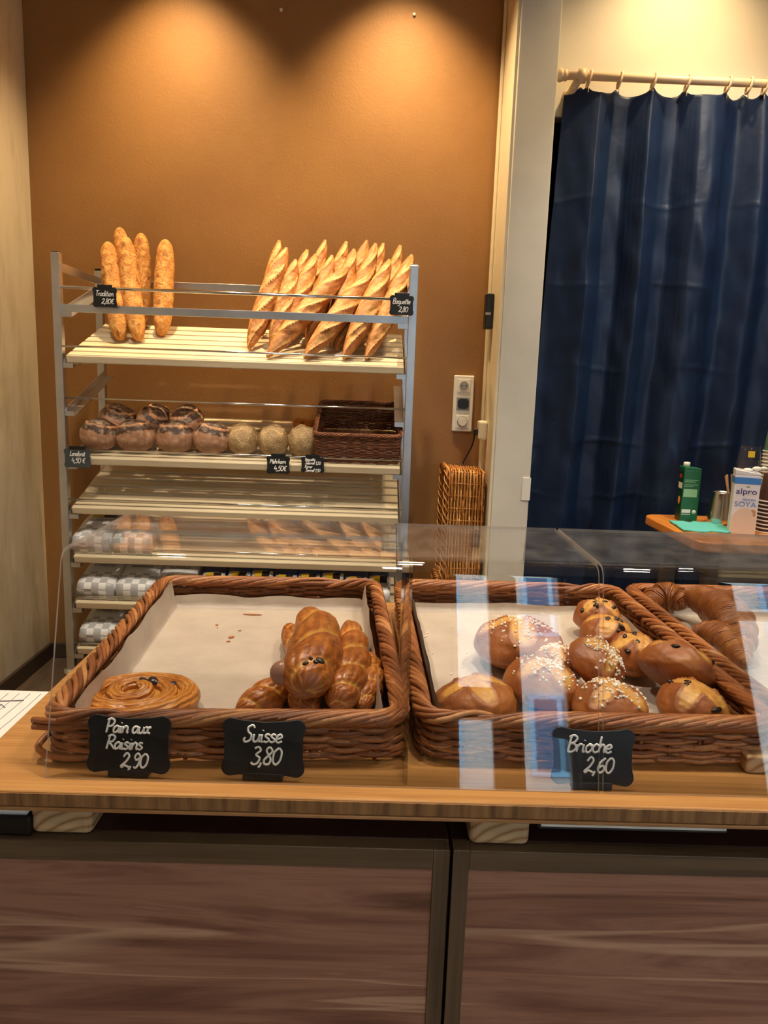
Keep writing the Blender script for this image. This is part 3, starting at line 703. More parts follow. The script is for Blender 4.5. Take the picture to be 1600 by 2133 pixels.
# ------------------------------------------------------------------ bread bodies
def put(t, b, name, mat, sub=0): return b.build(name, mat, t, sub=sub)
def loft(b, path, radii, n=28, disp=None, flat=1.0, up=Vector((0, 0, 1))):
    """body swept along a smooth path; disp(u, angle) -> (scale, tone); angle 0 points up"""
    P = [Vector(p) for p in path]; N = len(P); L = [0]
    for i in range(1, N): L.append(L[-1]+(P[i]-P[i-1]).length)
    V = []; U = []; Tn = []
    for i in range(N):
        t = (P[min(i+1, N-1)]-P[max(i-1, 0)]).normalized(); sd = t.cross(up); sd = sd.normalized() if sd.length > 1e-4 else Vector((1, 0, 0)); nn = sd.cross(t)
        for j in range(n):
            a = 2*PI*j/n; k, tn = disp(i/(N-1), a, L[i]) if disp else (1, 0)
            q = P[i]+radii[i]*k*(math.sin(a)*sd+flat*math.cos(a)*nn)
            V.append(q); U.append((L[i]*100, a, 0)); Tn.append(tn)
    f = [(i*n+j, i*n+(j+1) % n, (i+1)*n+(j+1) % n, (i+1)*n+j) for i in range(N-1) for j in range(n)]
    f += [tuple(range(n))[::-1], tuple((N-1)*n+j for j in range(n))]
    b.add(V, f, U, Tn); return L[-1]
def wrapang(a): return (a+PI) % (2*PI)-PI
def baguette(p0, p1, r, label, kind, seed):
    """p0 foot on the shelf, p1 tip leaning back; local Z runs along the loaf, scores face local -Y"""
    rd = random.Random(seed); p0, p1 = Vector(p0), Vector(p1); d = p1-p0; Ln = d.length
    z = d.normalized(); f = Vector((rd.uniform(-.35, .35), -1, 0)); y = -(f-z*f.dot(z)).normalized(); x = y.cross(z)
    t = thing('tradition_loaf' if kind == 'trad' else 'baguette', label, 'baguette', p0, Matrix((x, y, z)).transposed().to_euler(), 'tradition loaves on the rack' if kind == 'trad' else 'baguettes leaning on the rack')
    N = 130; path = []; R = []; bx = rd.uniform(-.006, .006); sd = seed*1.7
    for i in range(N):
        u = i/(N-1); s = 2*u-1; path.append((bx*math.cos(s*PI/2), -.004*math.cos(s*PI/2), Ln*u))
        if kind == 'trad': k = (max(0, 1-abs(s)**5.5))**.5*(.86+.14*math.cos(s*1.5))
        else: k = (max(0, 1-abs(s)**2.1))**.62
        R.append(max(.0025 if i in (0, N-1) else .007, r*k))
    cuts = []
    if kind != 'trad':
        nc = 4
        for c in range(nc): cuts.append((Ln*(c+.5)/nc+rd.uniform(-.01, .01)))
    hl = Ln/4*.82; trn = [rd.uniform(-.25, .25) for _ in cuts]
    def disp(u, a, l):
        th = wrapang(a-PI) if False else wrapang(a)
        k = 1+.05*noise.noise(Vector((math.cos(a)*1.3, math.sin(a)*1.3, l*14+sd)))
        k += .025*noise.noise(Vector((math.cos(a)*4, math.sin(a)*4, l*50+sd))); tn = .45
        if kind == 'trad':
            k += .05*noise.noise(Vector((math.cos(a)*2.5, math.sin(a)*2.5, l*32+sd)))
            q = noise.noise(Vector((math.cos(a)*2, math.sin(a)*2, l*26+sd+40))); tn = .45 if q < .42 else .2
        for ci, c in enumerate(cuts):
            e = (l-c)/hl
            if abs(e) < 1:
                ct = e*1.05+trn[ci]; dd = th-ct; w = .42*math.sqrt(1-e*e)
                if abs(dd) < w: k += -.07+.10*(abs(dd)/w)**2+.03*noise.noise(Vector((l*60, dd*9, sd))); tn = max(tn, .72+.3*noise.noise(Vector((l*40, dd*6, sd))))
                elif w <= dd < w+.26: k += .20*(1-(dd-w)/.26)*(1-e*e)*(1+.5*noise.noise(Vector((l*45, 3, sd)))); tn = .16 if dd < w+.1 else tn
        return k, tn
    b = MB(); loft(b, path, R, 48, disp, up=Vector((0, -1, 0)))
    b.build('crust', 'tradition_crust' if kind == 'trad' else 'baguette_crust', t); return t
KS, Y0S = .345, 2.55                                             # slope of the shelves, their front line
def shelf_pt(x, y, z0, dz=0): return atP(x, y, Y0S, z0+dz, KS)
Z1 = 1.258
for (tx, ty, Y, bx, by, r, lab, sd) in (
    (249, 474, 2.93, 268, 680, .033, 'tradition loaf at the back of the left bunch, tallest tip', 1),
    (294, 486, 2.93, 291, 682, .033, 'tradition loaf at the back right of the left bunch', 2),
    (224, 505, 2.86, 252, 709, .036, 'tradition loaf leaning leftmost, above the Tradition sign', 3),
    (262, 494, 2.87, 290, 710, .035, 'tradition loaf in the front middle of the left bunch', 4),
    (345, 500, 2.93, 336, 699, .036, 'tradition loaf standing alone right of the left bunch', 5)):
    baguette(shelf_pt(bx, by, Z1, .004), atY(tx, ty, Y), r, lab, 'trad', sd)
for (tx, ty, Y, bx, by, r, lab, sd) in (
    (582, 501, 2.95, 545, 700, .030, 'pale baguette tip rising behind the leftmost of the right bunch', 11),
    (640, 520, 2.95, 585, 700, .030, 'baguette behind the second from the left of the right bunch', 12),
    (678, 500, 2.95, 620, 700, .031, 'baguette with the first tall tip near the middle of the bunch', 13),
    (722, 503, 2.95, 660, 705, .031, 'baguette with a broad scored tip at the middle back of the bunch', 14),
    (765, 501, 2.95, 700, 706, .031, 'baguette with the thin dark-edged tip at the back of the bunch', 15),
    (799, 507, 2.95, 740, 708, .031, 'baguette with a short tip behind the wide right front loaf', 16),
    (834, 511, 2.95, 780, 710, .030, 'baguette tip second from the right upright, at the back', 17),
    (597, 516, 2.86, 518, 728, .037, 'baguette at the left end of the right bunch, resting in front', 18),
    (616, 541, 2.83, 565, 726, .034, 'baguette second from the left at the front of the right bunch', 19),
    (658, 530, 2.86, 578, 722, .034, 'baguette crossing behind the low dark-scored front loaf', 20),
    (692, 532, 2.87, 640, 722, .033, 'baguette with a pointed tip left of the bunch centre', 21),
    (738, 519, 2.88, 690, 724, .033, 'baguette with a flaky tip right of the bunch centre', 22),
    (783, 507, 2.89, 700, 730, .034, 'baguette with a thick tall tip right of the bunch centre', 23),
    (858, 531, 2.87, 762, 748, .036, 'baguette at the right end of the bunch beside the upright', 24),
    (812, 541, 2.82, 716, 748, .037, 'baguette at the right front leaning left to right', 25),
    (726, 556, 2.81, 556, 744, .037, 'baguette leaning far over at the front with a dark score', 26),
    (772, 570, 2.78, 634, 747, .038, 'thick baguette leaning far over at the front centre', 27)):
    baguette(shelf_pt(bx, by, Z1, .004), atY(tx, ty, Y), r, lab, 'bag', sd)

def loaf(loc, rx, ry, rz, label, kind, seed, rot=(0, 0, 0)):
    names = {'land': ('country_loaf', 'country loaves on the second shelf'), 'seed': ('seeded_loaf', 'seeded loaves on the second shelf')}
    t = thing(names[kind][0], label, 'bread loaf', loc, rot, names[kind][1])
    n, m = 40, 30; V = []; Tn = []; f = []
    for i in range(m+1):
        ph = PI*i/m
        for j in range(n):
            a = 2*PI*j/n; d = Vector((math.sin(ph)*math.cos(a), math.sin(ph)*math.sin(a), math.cos(ph)))
            k = 1+.06*noise.noise(d*1.8+Vector((seed, 0, 0)))+.02*noise.noise(d*6+Vector((0, seed, 0)))
            s = d.y*.35+d.z*.95+.25*d.x*math.sin(seed*2.1)                       # cap axis, tilted towards the back
            wob = s+.06*noise.noise(d*2.5+Vector((seed*2, 3, 0)))
            if kind == 'land':
                tn = .62 if wob < .28 else (.12 if wob < .62 else (.95 if wob < .72 else .28))
                if .62 <= wob < .72: k += .045
                elif wob >= .72: k -= .01
            else:
                tn = .5; c = abs(d.x*.8+.25*(d.z-.6)*math.sin(seed)); 
                if -.1 < d.z < .93: k += .06*math.exp(-((abs(c-.3)-.22)/.05)**2)*min(1, (.93-d.z)*8)
            z = d.z*rz if d.z > 0 else max(d.z, -.72)*rz
            V.append((d.x*rx*k, d.y*ry*k, (z+.72*rz)*k if d.z > -.6 else z+.72*rz)); Tn.append(tn)
    for i in range(m):
        for j in range(n): f.append((i*n+j, (i+1)*n+j, (i+1)*n+(j+1) % n, i*n+(j+1) % n))
    b = MB(); b.add(V, f, tone=Tn); b.build('crust', 'dark_crust' if kind == 'land' else 'seed_crust', t); return t
Z2 = .918
sl = math.atan(KS)
for cx, by, w, lab, sd in ((203, 941, 78, 'dark country loaf at the left end of the front row', 1), (279, 943, 82, 'brown country loaf second in the front row with a wide flat face', 2),
                           (360, 945, 80, 'country loaf third in the front row, floury with a cracked crest', 3), (437, 947, 78, 'dark country loaf in front row next to the seeded loaves', 4)):
    p = shelf_pt(cx, by, Z2, .001); p.y += .045; p.z += .045*KS
    loaf(p, w/2*2.62/F_PX*1.02, .062, .058, lab, 'land', sd, (sl, 0, rad(6*(sd-2.5))))
for cx, by, w, lab, sd in ((505, 949, 62, 'round seeded loaf beside the dark country loaves', 5), (567, 951, 62, 'seeded loaf with an arched split above the Mehrkorn sign', 6),
                           (628, 952, 60, 'seeded loaf beside the small wicker basket', 7)):
    p = shelf_pt(cx, by, Z2, .001); p.y += .04; p.z += .04*KS
    loaf(p, w/2*2.62/F_PX*1.03, .055, .056, lab, 'seed', sd, (sl, 0, rad(8*(sd-6))))
for cx, cy, rx, ry, rz, lab, sd, rot in ((245, 884, .066, .075, .040, 'flat dark country loaf stacked on the left of the back row', 9, (rad(25), rad(12), rad(20))),
                                (317, 889, .054, .075, .050, 'dark country loaf tilted in the middle of the back row', 10, (rad(20), rad(30), rad(-15))),
                                (391, 890, .062, .07, .046, 'round country loaf with a floury rim, right in the back row', 11, (rad(38), 0, 0))):
    p = atY(cx, cy, 2.735); loaf(p, rx, ry, rz, lab, 'land', sd, rot)
for k, (x, y) in enumerate(((622, 884), (640, 880), (652, 890))):
    p = atY(x, y, 2.78); t = thing('pretzel_roll', ['shiny orange roll behind the seeded loaves, left of three', 'shiny orange roll behind the seeded loaves, middle of three', 'shiny orange roll behind the seeded loaves, next to basket'][k], 'bread roll', (p.x, 2.8, 1.02+.25*KS*0), (0, 0, k), 'orange rolls on the second shelf')
    b = MB(); b.blob((0, 0, .018), (.024, .04, .02), 18, jit=.01); b.build('crust', 'pretzel_crust', t)

# ------------------------------------------------------------------ bread rack
rk = thing('bread_rack', 'tall stainless steel bread rack against the brown wall', 'rack', (-.47, 2.75, 0))
XL, XR, YF, YB = -1.06, .112, 2.565, 2.95
for x, y in ((XL, YF), (XR, YF), (XL, YB), (XR, YB)):
    b = MB(); b.box(x-.0135, x+.0135, y-.0135, y+.0135, .15, 1.58 if y == YF else 1.575); b.build('post', 'steel', rk, smooth=False, bevel=.002, world=True)
    b = MB(); b.box(x-.0125, x+.0125, y-.0125, y+.0125, 1.575, 1.583); b.build('post_cap', 'black_plastic', rk, smooth=False, bevel=.002, world=True)
    b = MB(); b.lathe([(.004, .10), (.028, .125), (.028, .150)], 20, (x, y, 0)); cs = b.build('caster', 'steel_bright', rk, world=True)
    b = MB(); b.tube([(x-.012, y+.02, .05), (x+.012, y+.02, .05)], .05, 24); q = b.build('wheel', 'black_plastic', cs); q.data.transform(Matrix.Translation(-rk.location))
def bar(z, y, r, name='guard_rail', x0=XL+.012, x1=XR-.012, mat='steel_bright'):
    b = MB(); b.tube([(x0, y, z), ((x0+x1)/2, y, z), (x1, y, z)], r, 10); b.build(name, mat, rk, world=True)
def flatbar(z0, z1, y, name='cross_bar'):
    b = MB(); b.box(XL+.013, XR-.013, y-.003, y+.003, z0, z1); b.build(name, 'steel', rk, smooth=False, bevel=.001, world=True)
bar(1.471, YF-.003, .0055); flatbar(1.392, 1.417, YF-.004)
for z in (1.281, 1.111, .938, .766, .595, .424, .25): bar(z, YF-.008, .0036)
for z in (1.52, 1.42): flatbar(z, z+.025, YB)
for z in (.2,): flatbar(z, z+.025, YB)
for x, s in ((XL, 1), (XR, -1)):
    b = MB(); b.box(x+s*.010, x+s*.015, YF, YB, 1.52, 1.548); b.build('side_bar', 'steel', rk, smooth=False, bevel=.001, world=True)
    for zf in (1.40, 1.235, 1.075, .895, .722, .55, .385, .215):
        b = MB(); xx0, xx1 = sorted((x+s*.012, x+s*.016)); zz = zf-.012
        poly = [(YF, zz-.012), (YB, zz-.012+KS*(YB-YF)), (YB, zz+.016+KS*(YB-YF)), (YF, zz+.016)]
        b.prism(poly, (xx0, xx1), axis='x'); x2 = sorted((x+s*.014, x+s*.046))
        b.prism([(YF, zz-.012), (YB, zz-.012+KS*(YB-YF)), (YB, zz-.009+KS*(YB-YF)), (YF, zz-.009)], x2, axis='x')
        b.prism([(YF-.01, zz-.012), (YF-.006, zz-.012), (YF-.006, zz+.004), (YF-.01, zz+.004)], x2, axis='x')
        b.build('shelf_bracket', 'steel', rk, smooth=False, world=True)
names = ['top slatted shelf carrying the baguettes', 'second slatted shelf carrying the loaves and small wicker basket', 'empty slatted shelf under the loaves', 'slatted shelf behind the acrylic cover, with two white bags', 'slatted shelf with the long row of coffee bags', 'lowest slatted shelf with one coffee bag in view']
ZF = [1.245, .905, .733, .560, .394, .225]
for k, zf in enumerate(ZF):
    x0 = -1.035 if k != 1 else -.975
    t = thing('slatted_shelf', 'cream ' + names[k], 'shelf', ((x0+.09)/2, Y0S, zf), (sl, 0, 0), 'cream slatted shelves on the bread rack'); hw = (.09-x0)/2; ln = .41
    b = MB(); ns = 7
    for i in range(ns):
        y = .0+i*ln/ns; b.box(-hw, hw, y, y+ln/ns-.013, -.012 if i else -.020, .007)
    b.build('slats', 'slat_wood', t, smooth=False, bevel=.004)
    for bx in (-hw+.06, 0, hw-.06):
        b = MB(); b.box(bx-.018, bx+.018, .012, ln-.02, -.026, -.012); b.build('batten', 'slat_wood', t, smooth=False, bevel=.002)

# price signs on the rack
for px, py, w, h, lab, lines, mat in (
    (218, 640, .080, .064, 'small black chalk sign reading Tradition 2,80 on the top rail', [('Tradition', -.02, .56, .0175), ('2,80€', .10, .18, .0165)], 'chalkboard'),
    (836, 657, .080, .064, 'small black chalk sign reading Baguette 2,80 at the right upright', [('Baguette', -.02, .58, .0175), ('2,80', .06, .18, .0165)], 'chalkboard'),
    (161, 975, .090, .066, 'grey slate sign reading Landbrot 4,50 at the left upright', [('Landbrot', .0, .62, .0155), ('4,50 €', .02, .26, .0175)], 'slate_grey'),
    (579, 988, .080, .062, 'small black chalk sign reading Mehrkorn 4,50 under the seeded loaves', [('Mehrkorn', -.03, .58, .0155), ('4,50€', .07, .18, .0180)], 'chalkboard'),
    (651, 985, .080, .053, 'small black chalk sign listing four lines beside the shelf basket', [('Baguette', -.12, .76, .0105), ('Sesamel 1,20', .0, .53, .0105), ('Körner', -.18, .29, .0105), ('Semmel 1,50', .0, .06, .0105)], 'chalkboard')):
    p = atY(px, py, 2.535); sign('price_sign', lab, w, h, lines, (p.x, 2.540, p.z), (0, 0, 0), mat=mat, r=.0014 if h > .06 else .0010, group='chalk price signs on the rack', clip=True)

# small wicker basket on the second shelf
p = shelf_pt(746, 968, Z2)
sb = thing('wicker_basket', 'dark finely woven empty basket at the right of the second shelf', 'basket', (-.058, p.y+.158, .9135+(p.y+.158-2.55)*KS), (sl, 0, 0))
wicker(sb, .292, .31, .108, sr=.0021, rows=17, mat='wicker_dark', taper=.006, rim_r=.006, stake=.022, rim_step=.014, rim_len=.07, seed=21, corner=.02)
# two baskets standing on end in the corner by the pier
for z0, x, lab, sd in ((.44, .352, 'golden wicker basket standing on end by the white pier, upper one', 31), (.0, .338, 'golden wicker basket standing on end on the floor, lower one', 32)):
    t = thing('wicker_basket', lab, 'basket', (x+.075, 2.915, z0+.225), (0, rad(-90), 0), 'golden baskets standing on end')
    t.rotation_euler = Matrix(((0, 0, -1), (0, 1, 0), (1, 0, 0))).to_euler()
    # local z (opening) -> -X, local x -> +Z, local y -> Y
    wicker(t, .43, .21, .15, sr=.0024, rows=12, mat='wicker_gold', taper=.004, rim_r=.012, stake=.045, rim_step=.03, rim_len=.09, seed=sd, corner=.025)

# ------------------------------------------------------------------ coffee bags
def bag(loc, w, th, ln, label, kind, rz=0):
    """bag lying on its back: bottom end at local y=0, face up"""
    t = thing('coffee_bag', label, 'coffee bag', loc, (sl, 0, rz), 'white checked coffee bags on the rack' if kind == 'big' else 'small blue and white coffee bags on the rack')
    n = 26; ny = 22; P = []; U = []
    def prof(v): return th*(1-max(0, (v-.45)/.55)**1.6*.93)*(min(1, (v/.05)+.75))
    V = []; f = []
    ring = [(-1, 0), (-1, .5), (-1, 1), (-.66, 1), (-.33, 1), (0, 1), (.33, 1), (.66, 1), (1, 1), (1, .5), (1, 0), (.5, 0), (0, 0), (-.5, 0)]
    R = len(ring); b = MB()
    for i in range(ny+1):
        v = i/ny; h = prof(v)
        for a, q in ring:
            puff = 1+.10*(1-a*a)*math.sin(PI*min(1, v*1.2+.12)) if q == 1 else 1
            x = a*w/2*(1-.06*math.sin(PI*v)*(1 if abs(a) == 1 and q == .5 else 0)); zz = .001+h*q*puff
            V.append((x+.0015*noise.noise(Vector((a*3, v*9, loc[0]*9))), v*ln-(.006 if (v == 0 and q == .5) else 0), zz+.0025*noise.noise(Vector((a*3, v*8, loc[0]*7)))*(q == 1)))
            cell = w/5; U.append(((x+w/2)/cell+.001, (v*ln)/cell+.37+(0 if i else 0), .5) if True else None)
    for i in range(ny):
        for j in range(R): f.append((i*R+j, i*R+(j+1) % R, (i+1)*R+(j+1) % R, (i+1)*R+j))
    f += [tuple(range(R))[::-1], tuple(ny*R+j for j in range(R))]
    k0 = len(f)
    b.add(V, f, U)
    for q, fc in enumerate(b.f):
        i = fc[0]//R
        if kind == 'big': b.mi[q] = 1 if (i < ny*.24) else 0
        else: b.mi[q] = 2 if i > ny*.43 else 0
    # the bottom end gets its own vertices so that the check pattern runs down it
    o = len(b.v); bt = [(a*w/2, -.001, .001+prof(0)*q) for q in (0, .5, 1) for a in (-1, -.5, 0, .5, 1)]
    b.add(bt, [(r*5+c, r*5+c+1, (r+1)*5+c+1, (r+1)*5+c) for r in range(2) for c in range(4)], [((x+w/2)/(w/5)+.001, (zz/(w/5))+1.37-th/(w/5)+.6, .5) for x, y, zz in bt], mi=1 if kind == 'big' else 0)
    b.build('pouch', ['white_foil', 'checker_foil', 'blue_foil'], t, fix=True)
    def onface(v): return .001+prof(v)*1.10+.0015
    vl = .55 if kind == 'big' else .33
    sl2 = math.atan2(onface(vl+.08)-onface(vl-.08), .16*ln)
    for dx, c, nm in ((-.17, 'yellow_ink', 'yellow_label'), (.17, 'black_ink', 'black_label')):
        b = MB(); hw = .17*w if kind == 'big' else .17*w; b.box(-hw, hw, -.020, .020, -.0006, .0012)
        q = b.build(nm, c, t, smooth=False); q.location = (dx*w*1.0, vl*ln, onface(vl)+.001); q.rotation_euler = (sl2, 0, 0)
    if kind == 'big':
        v2 = .385; s2 = math.atan2(onface(v2+.08)-onface(v2-.08), .16*ln)
        text('lettering', 'CLASSICO', .017, (0, v2*ln, onface(v2)+.003), (s2, 0, 0), 'black_ink', t)
    return t
bl = {4: ['first checked coffee bag behind the acrylic cover, under the empty shelf', 'second checked coffee bag behind the acrylic cover, under the empty shelf'],
      5: ['checked coffee bag at the left of the long bag row', 'checked coffee bag second in the long bag row', 'checked coffee bag third in the long bag row']}
for k, (ki, xs_) in enumerate(((3, (-.975, -.835)), (4, (-.965, -.828, -.69)), (5, (-.962, -.815)))):
    for m, x in enumerate(xs_):
        z = ZF[ki]+.009; lab = [bl[4], bl[5], ['checked coffee bag on the lowest shelf beside the rack post', 'checked coffee bag on the lowest shelf behind the basket rim']][k][m]
        bag((x, 2.565, z+.015*KS), .128, .058, .30, lab, 'big', rad(-1.5+m))
for m in range(8):
    bag((-.565+m*.0855, 2.58+.01*(m % 3), ZF[4]+.009+(.03+.01*(m % 3))*KS), .078, .046, .23, 'small blue-topped coffee bag, number %s from the left behind the basket rim' % ['one', 'two', 'three', 'four', 'five', 'six', 'seven', 'eight'][m] if m < 7 else 'small blue-topped coffee bag at the right end beside the rack post', 'small', rad(random.uniform(-3, 3)))

# ------------------------------------------------------------------ pastries on the counter
def par(b, name, mat, parent, **k): return b.build(name, mat, parent, **k)
def chips(t, pts, r, name, mat):
    for p in pts:
        b = MB(); b.blob((0, 0, -r*.25), (r*random.uniform(.8, 1.4), r*random.uniform(.65, 1), r*.5), 10, jit=.1)
        o = b.build(name, mat, t); o.location = p; o.rotation_euler = (random.uniform(-.5, .5), random.uniform(-.5, .5), random.uniform(0, 3))
# pain aux raisins: one flattened coil
p = atZ(287, 1466, .768)
pr = thing('raisin_swirl', 'golden pain aux raisins swirl in the front left of the basket', 'pastry', (p.x, p.y, .7605), (rad(3), rad(-3), rad(6)))
b = MB(); path = []; R = []; N = 420; turns = 2.75
for i in range(N):
    u = i/(N-1); a = -turns*2*PI*u+1.0; rr = .004+.067*u**.85
    path.append((rr*1.18*math.cos(a), rr*.92*math.sin(a), .0145+.010*(1-u)**1.2+.003*math.sin(a*1.3+1)))
    R.append(.0140*(1-.2*(1-u))*(1-max(0, (u-.9)/.1)**2*.7))
def dsp(u, a, l): return 1+.09*noise.noise(Vector((l*30, math.cos(a)*1.5, math.sin(a)*1.5)))+.045*math.sin(a*11+4*noise.noise(Vector((l*22, a, 1))))*(.6+.6*noise.noise(Vector((l*18, a, 9)))), .25*max(0, noise.noise(Vector((l*25, a, 4))))
loft(b, path, R, 72, dsp, flat=1.0)
b.build('coil', 'raisin_crust', pr)
b = MB(); b.blob((0, 0, .011), (.076, .060, .012), 28); b.build('dough_base', 'raisin_crust', pr)
chips(pr, [(-.035, -.02, .026), (.01, .016, .033), (.02, .018, .032), (-.015, .03, .030), (.045, .012, .028), (-.028, -.03, .024)], .007, 'raisin', 'raisin')

def twist(label, pts, r, seed, seg=4, ends=.55, chips_at=(), cream=None, cat='pastry'):
    P = [atZ(x, y, z) for x, y, z in pts]; base = P[0]
    q = smooth_pts([tuple(a-base) for a in P], 60); N = len(q); t = thing('suisse_twist', label, cat, base, (0, 0, 0), 'Suisse twists in the left basket')
    R = []
    for i in range(N):
        u = i/(N-1); s = 2*u-1; R.append(max(r*.12, r*(1-abs(s)**4)**.5*(1-(1-ends)*abs(s)**1.5)))
    def d(u, a, l):
        tw = a-u*seg*PI*1.05+seed+.25*noise.noise(Vector((u*5, seed, 0)))
        rope = abs(math.sin(tw)); nz = noise.noise(Vector((u*6, math.cos(a)*2, math.sin(a)*2+seed)))
        k = .86+.24*rope**.7+.07*nz
        wv = 2*tw*7+5*noise.noise(Vector((l*28, math.cos(a)*1.2, math.sin(a)*1.2+seed)))
        k += .016*math.sin(wv)*(.5+.6*noise.noise(Vector((l*30, a, seed))))
        tn = .75*max(0, 1-rope*3.0)+.3*max(0, nz-.15)
        return k, tn
    b = MB(); loft(b, q, R, 56, d); b.build('dough', 'suisse_crust', t)
    if chips_at:
        L = [(atZ(x, y, z)-base) for x, y, z in chips_at]; chips(t, L, .0045, 'chocolate_chip', 'chocolate')
    if cream:
        b = MB(); c = atZ(*cream)-base; b.blob((0, 0, 0), (.019, .014, .017), 18, jit=.03); o = b.build('custard_end', 'cream_filling', t); o.location = c
    return t
twist('glossy twist with a blunt nub, mostly under the topmost Suisse', [(600, 1305, .782), (625, 1350, .782), (640, 1420, .778)], .024, 2.2)
twist('dark Suisse twist lying lowest at the front left of the pile', [(492, 1478, .775), (535, 1462, .777), (575, 1440, .778), (612, 1400, .78)], .022, 1.1, 3)
twist('short Suisse end poking out at the front under the topmost twist', [(655, 1478, .776), (632, 1455, .776), (622, 1415, .778)], .021, .4, 3)
twist('Suisse twist at the right against the basket side', [(770, 1365, .782), (768, 1420, .781), (752, 1470, .778)], .024, 3.0, 4)
twist('long Suisse twist in four segments right of the topmost one', [(728, 1296, .792), (733, 1340, .796), (728, 1395, .797), (712, 1440, .793), (690, 1470, .786)], .0295, .9, 5)
twist('thick topmost Suisse twist with chocolate chips and an open custard end', [(640, 1280, .808), (660, 1318, .818), (656, 1365, .822), (640, 1405, .820), (630, 1440, .812)], .0365, 1.9, 3, .75,
      [(648, 1370, .856), (658, 1377, .856), (668, 1375, .856), (636, 1380, .853), (672, 1318, .852), (680, 1330, .848)], (592, 1402, .822))

def brioche(label, px, py, z, r, hgt, kind, seed, tilt=(0, 0), rz=0):
    """px, py: centre of the body in the picture at height z"""
    p = atZ(px, py, z); t = thing('sugar_brioche' if kind == 'sugar' else ('chip_brioche' if kind == 'chip' else 'plain_brioche'), label, 'brioche', (p.x, p.y, z), (tilt[0], tilt[1], rz), {'sugar': 'sugared brioches in the middle basket', 'chip': 'chocolate chip brioches in the middle basket'}.get(kind))
    n, m = 84, 56; V = []; Tn = []; f = []; rd = random.Random(seed)
    def surf(ph, a):
        d = Vector((math.sin(ph)*math.cos(a), math.sin(ph)*math.sin(a), math.cos(ph)))
        star = abs(math.cos(2*a+.15*math.sin(3*a+seed))); lim = (.34 if kind != 'chip' else .42)+.78*star**2.2; e = ph/lim; tn = 0; k = 1+.07*noise.noise(d*1.5+Vector((seed, 0, 0)))+.02*noise.noise(d*5+Vector((seed, 4, 0)))
        if kind == 'sugar' or kind == 'chip' or kind == 'cut':
            if e < 1: tn = (.8+.35*noise.noise(d*5+Vector((seed, 9, 2))))*min(1, (1-e)*5); k -= .06*(1-e)-.03*noise.noise(d*7+Vector((seed, 1, 2)))
            elif e < 1.5: k += .10*(1-(e-1)/.5)**1.5*(1-star*.55)
        up = d.z > 0
        q = Vector((d.x*r, d.y*r, d.z*hgt*(.62 if up else .38)))
        if not up: q.x *= 1-.10*d.z*d.z; q.y *= 1-.1*d.z*d.z
        return q*k, tn
    for i in range(m+1):
        for j in range(n):
            q, tn = surf(PI*i/m, 2*PI*j/n); V.append(q); Tn.append(tn)
    for i in range(m):
        for j in range(n): f.append((i*n+j, (i+1)*n+j, (i+1)*n+(j+1) % n, i*n+(j+1) % n))
    b = MB(); b.add(V, f, tone=Tn); b.build('crust', 'brioche_crust', t)
    if kind == 'sugar':
        b = MB()
        for k in range(150):
            ph = abs(rd.gauss(.5, .3)); a = rd.uniform(0, 2*PI)
            if ph > 1.15: continue
            q, _ = surf(ph, a); s = rd.uniform(.0013, .0024)
            b.blob(q*1.01, (s, s*rd.uniform(.8, 1.3), s*.9), 5, rot=Euler((rd.uniform(0, 3), rd.uniform(0, 3), 0)).to_matrix(), jit=.2)
        o = b.build('pearl_sugar', 'sugar', t, smooth=False); o['kind'] = 'stuff'
    if kind == 'chip':
        pts = []
        for k in range(9):
            ph = rd.uniform(.15, 1.0); a = rd.uniform(0, 2*PI); q, _ = surf(ph, a); pts.append(q*1.0)
        chips(t, pts, .0060, 'chocolate_chip', 'chocolate')
    return t
brioche('round sugar-topped brioche standing alone at the back of the basket', 1078, 1350, .790, .0705, .078, 'sugar', 1, (rad(-4), 0))
brioche('sugar brioche mostly hidden behind the tilted one', 1150, 1390, .780, .046, .058, 'sugar', 6)
brioche('sugar brioche in the middle, in front of the lone round one', 1128, 1432, .786, .054, .066, 'sugar', 2, (rad(6), rad(8)), .5)
brioche('plain scored brioche in the front left corner of the basket', 990, 1468, .778, .0555, .058, 'cut', 3, (rad(-4), rad(-6)), .3)
brioche('chocolate chip brioche at the back beside the basket side', 1245, 1290, .790, .043, .062, 'chip', 11, (0, 0), .6)
brioche('chocolate chip brioche in front of the rearmost one', 1262, 1330, .796, .044, .062, 'chip', 12, (rad(8), 0), 1.1)
brioche('split chocolate chip brioche between the tilted and the big smooth one', 1320, 1372, .788, .043, .064, 'chip', 13, (rad(5), 0), .2)
brioche('big smooth brioche with raisins, resting high at the right', 1408, 1398, .802, .0555, .066, 'chip', 14, (rad(30), rad(20)), 1.9)
brioche('smooth brioche tilted on its side with a strip of sugar', 1238, 1386, .806, .045, .058, 'sugar', 5, (rad(18), rad(38)), 0)
brioche('sugar-crowned brioche at the front above the Brioche sign', 1270, 1480, .780, .0505, .062, 'sugar', 4, (rad(5), 0), .8)
brioche('chocolate chip brioche at the front right corner', 1442, 1478, .780, .0475, .060, 'chip', 15, (rad(8), 0), .75)

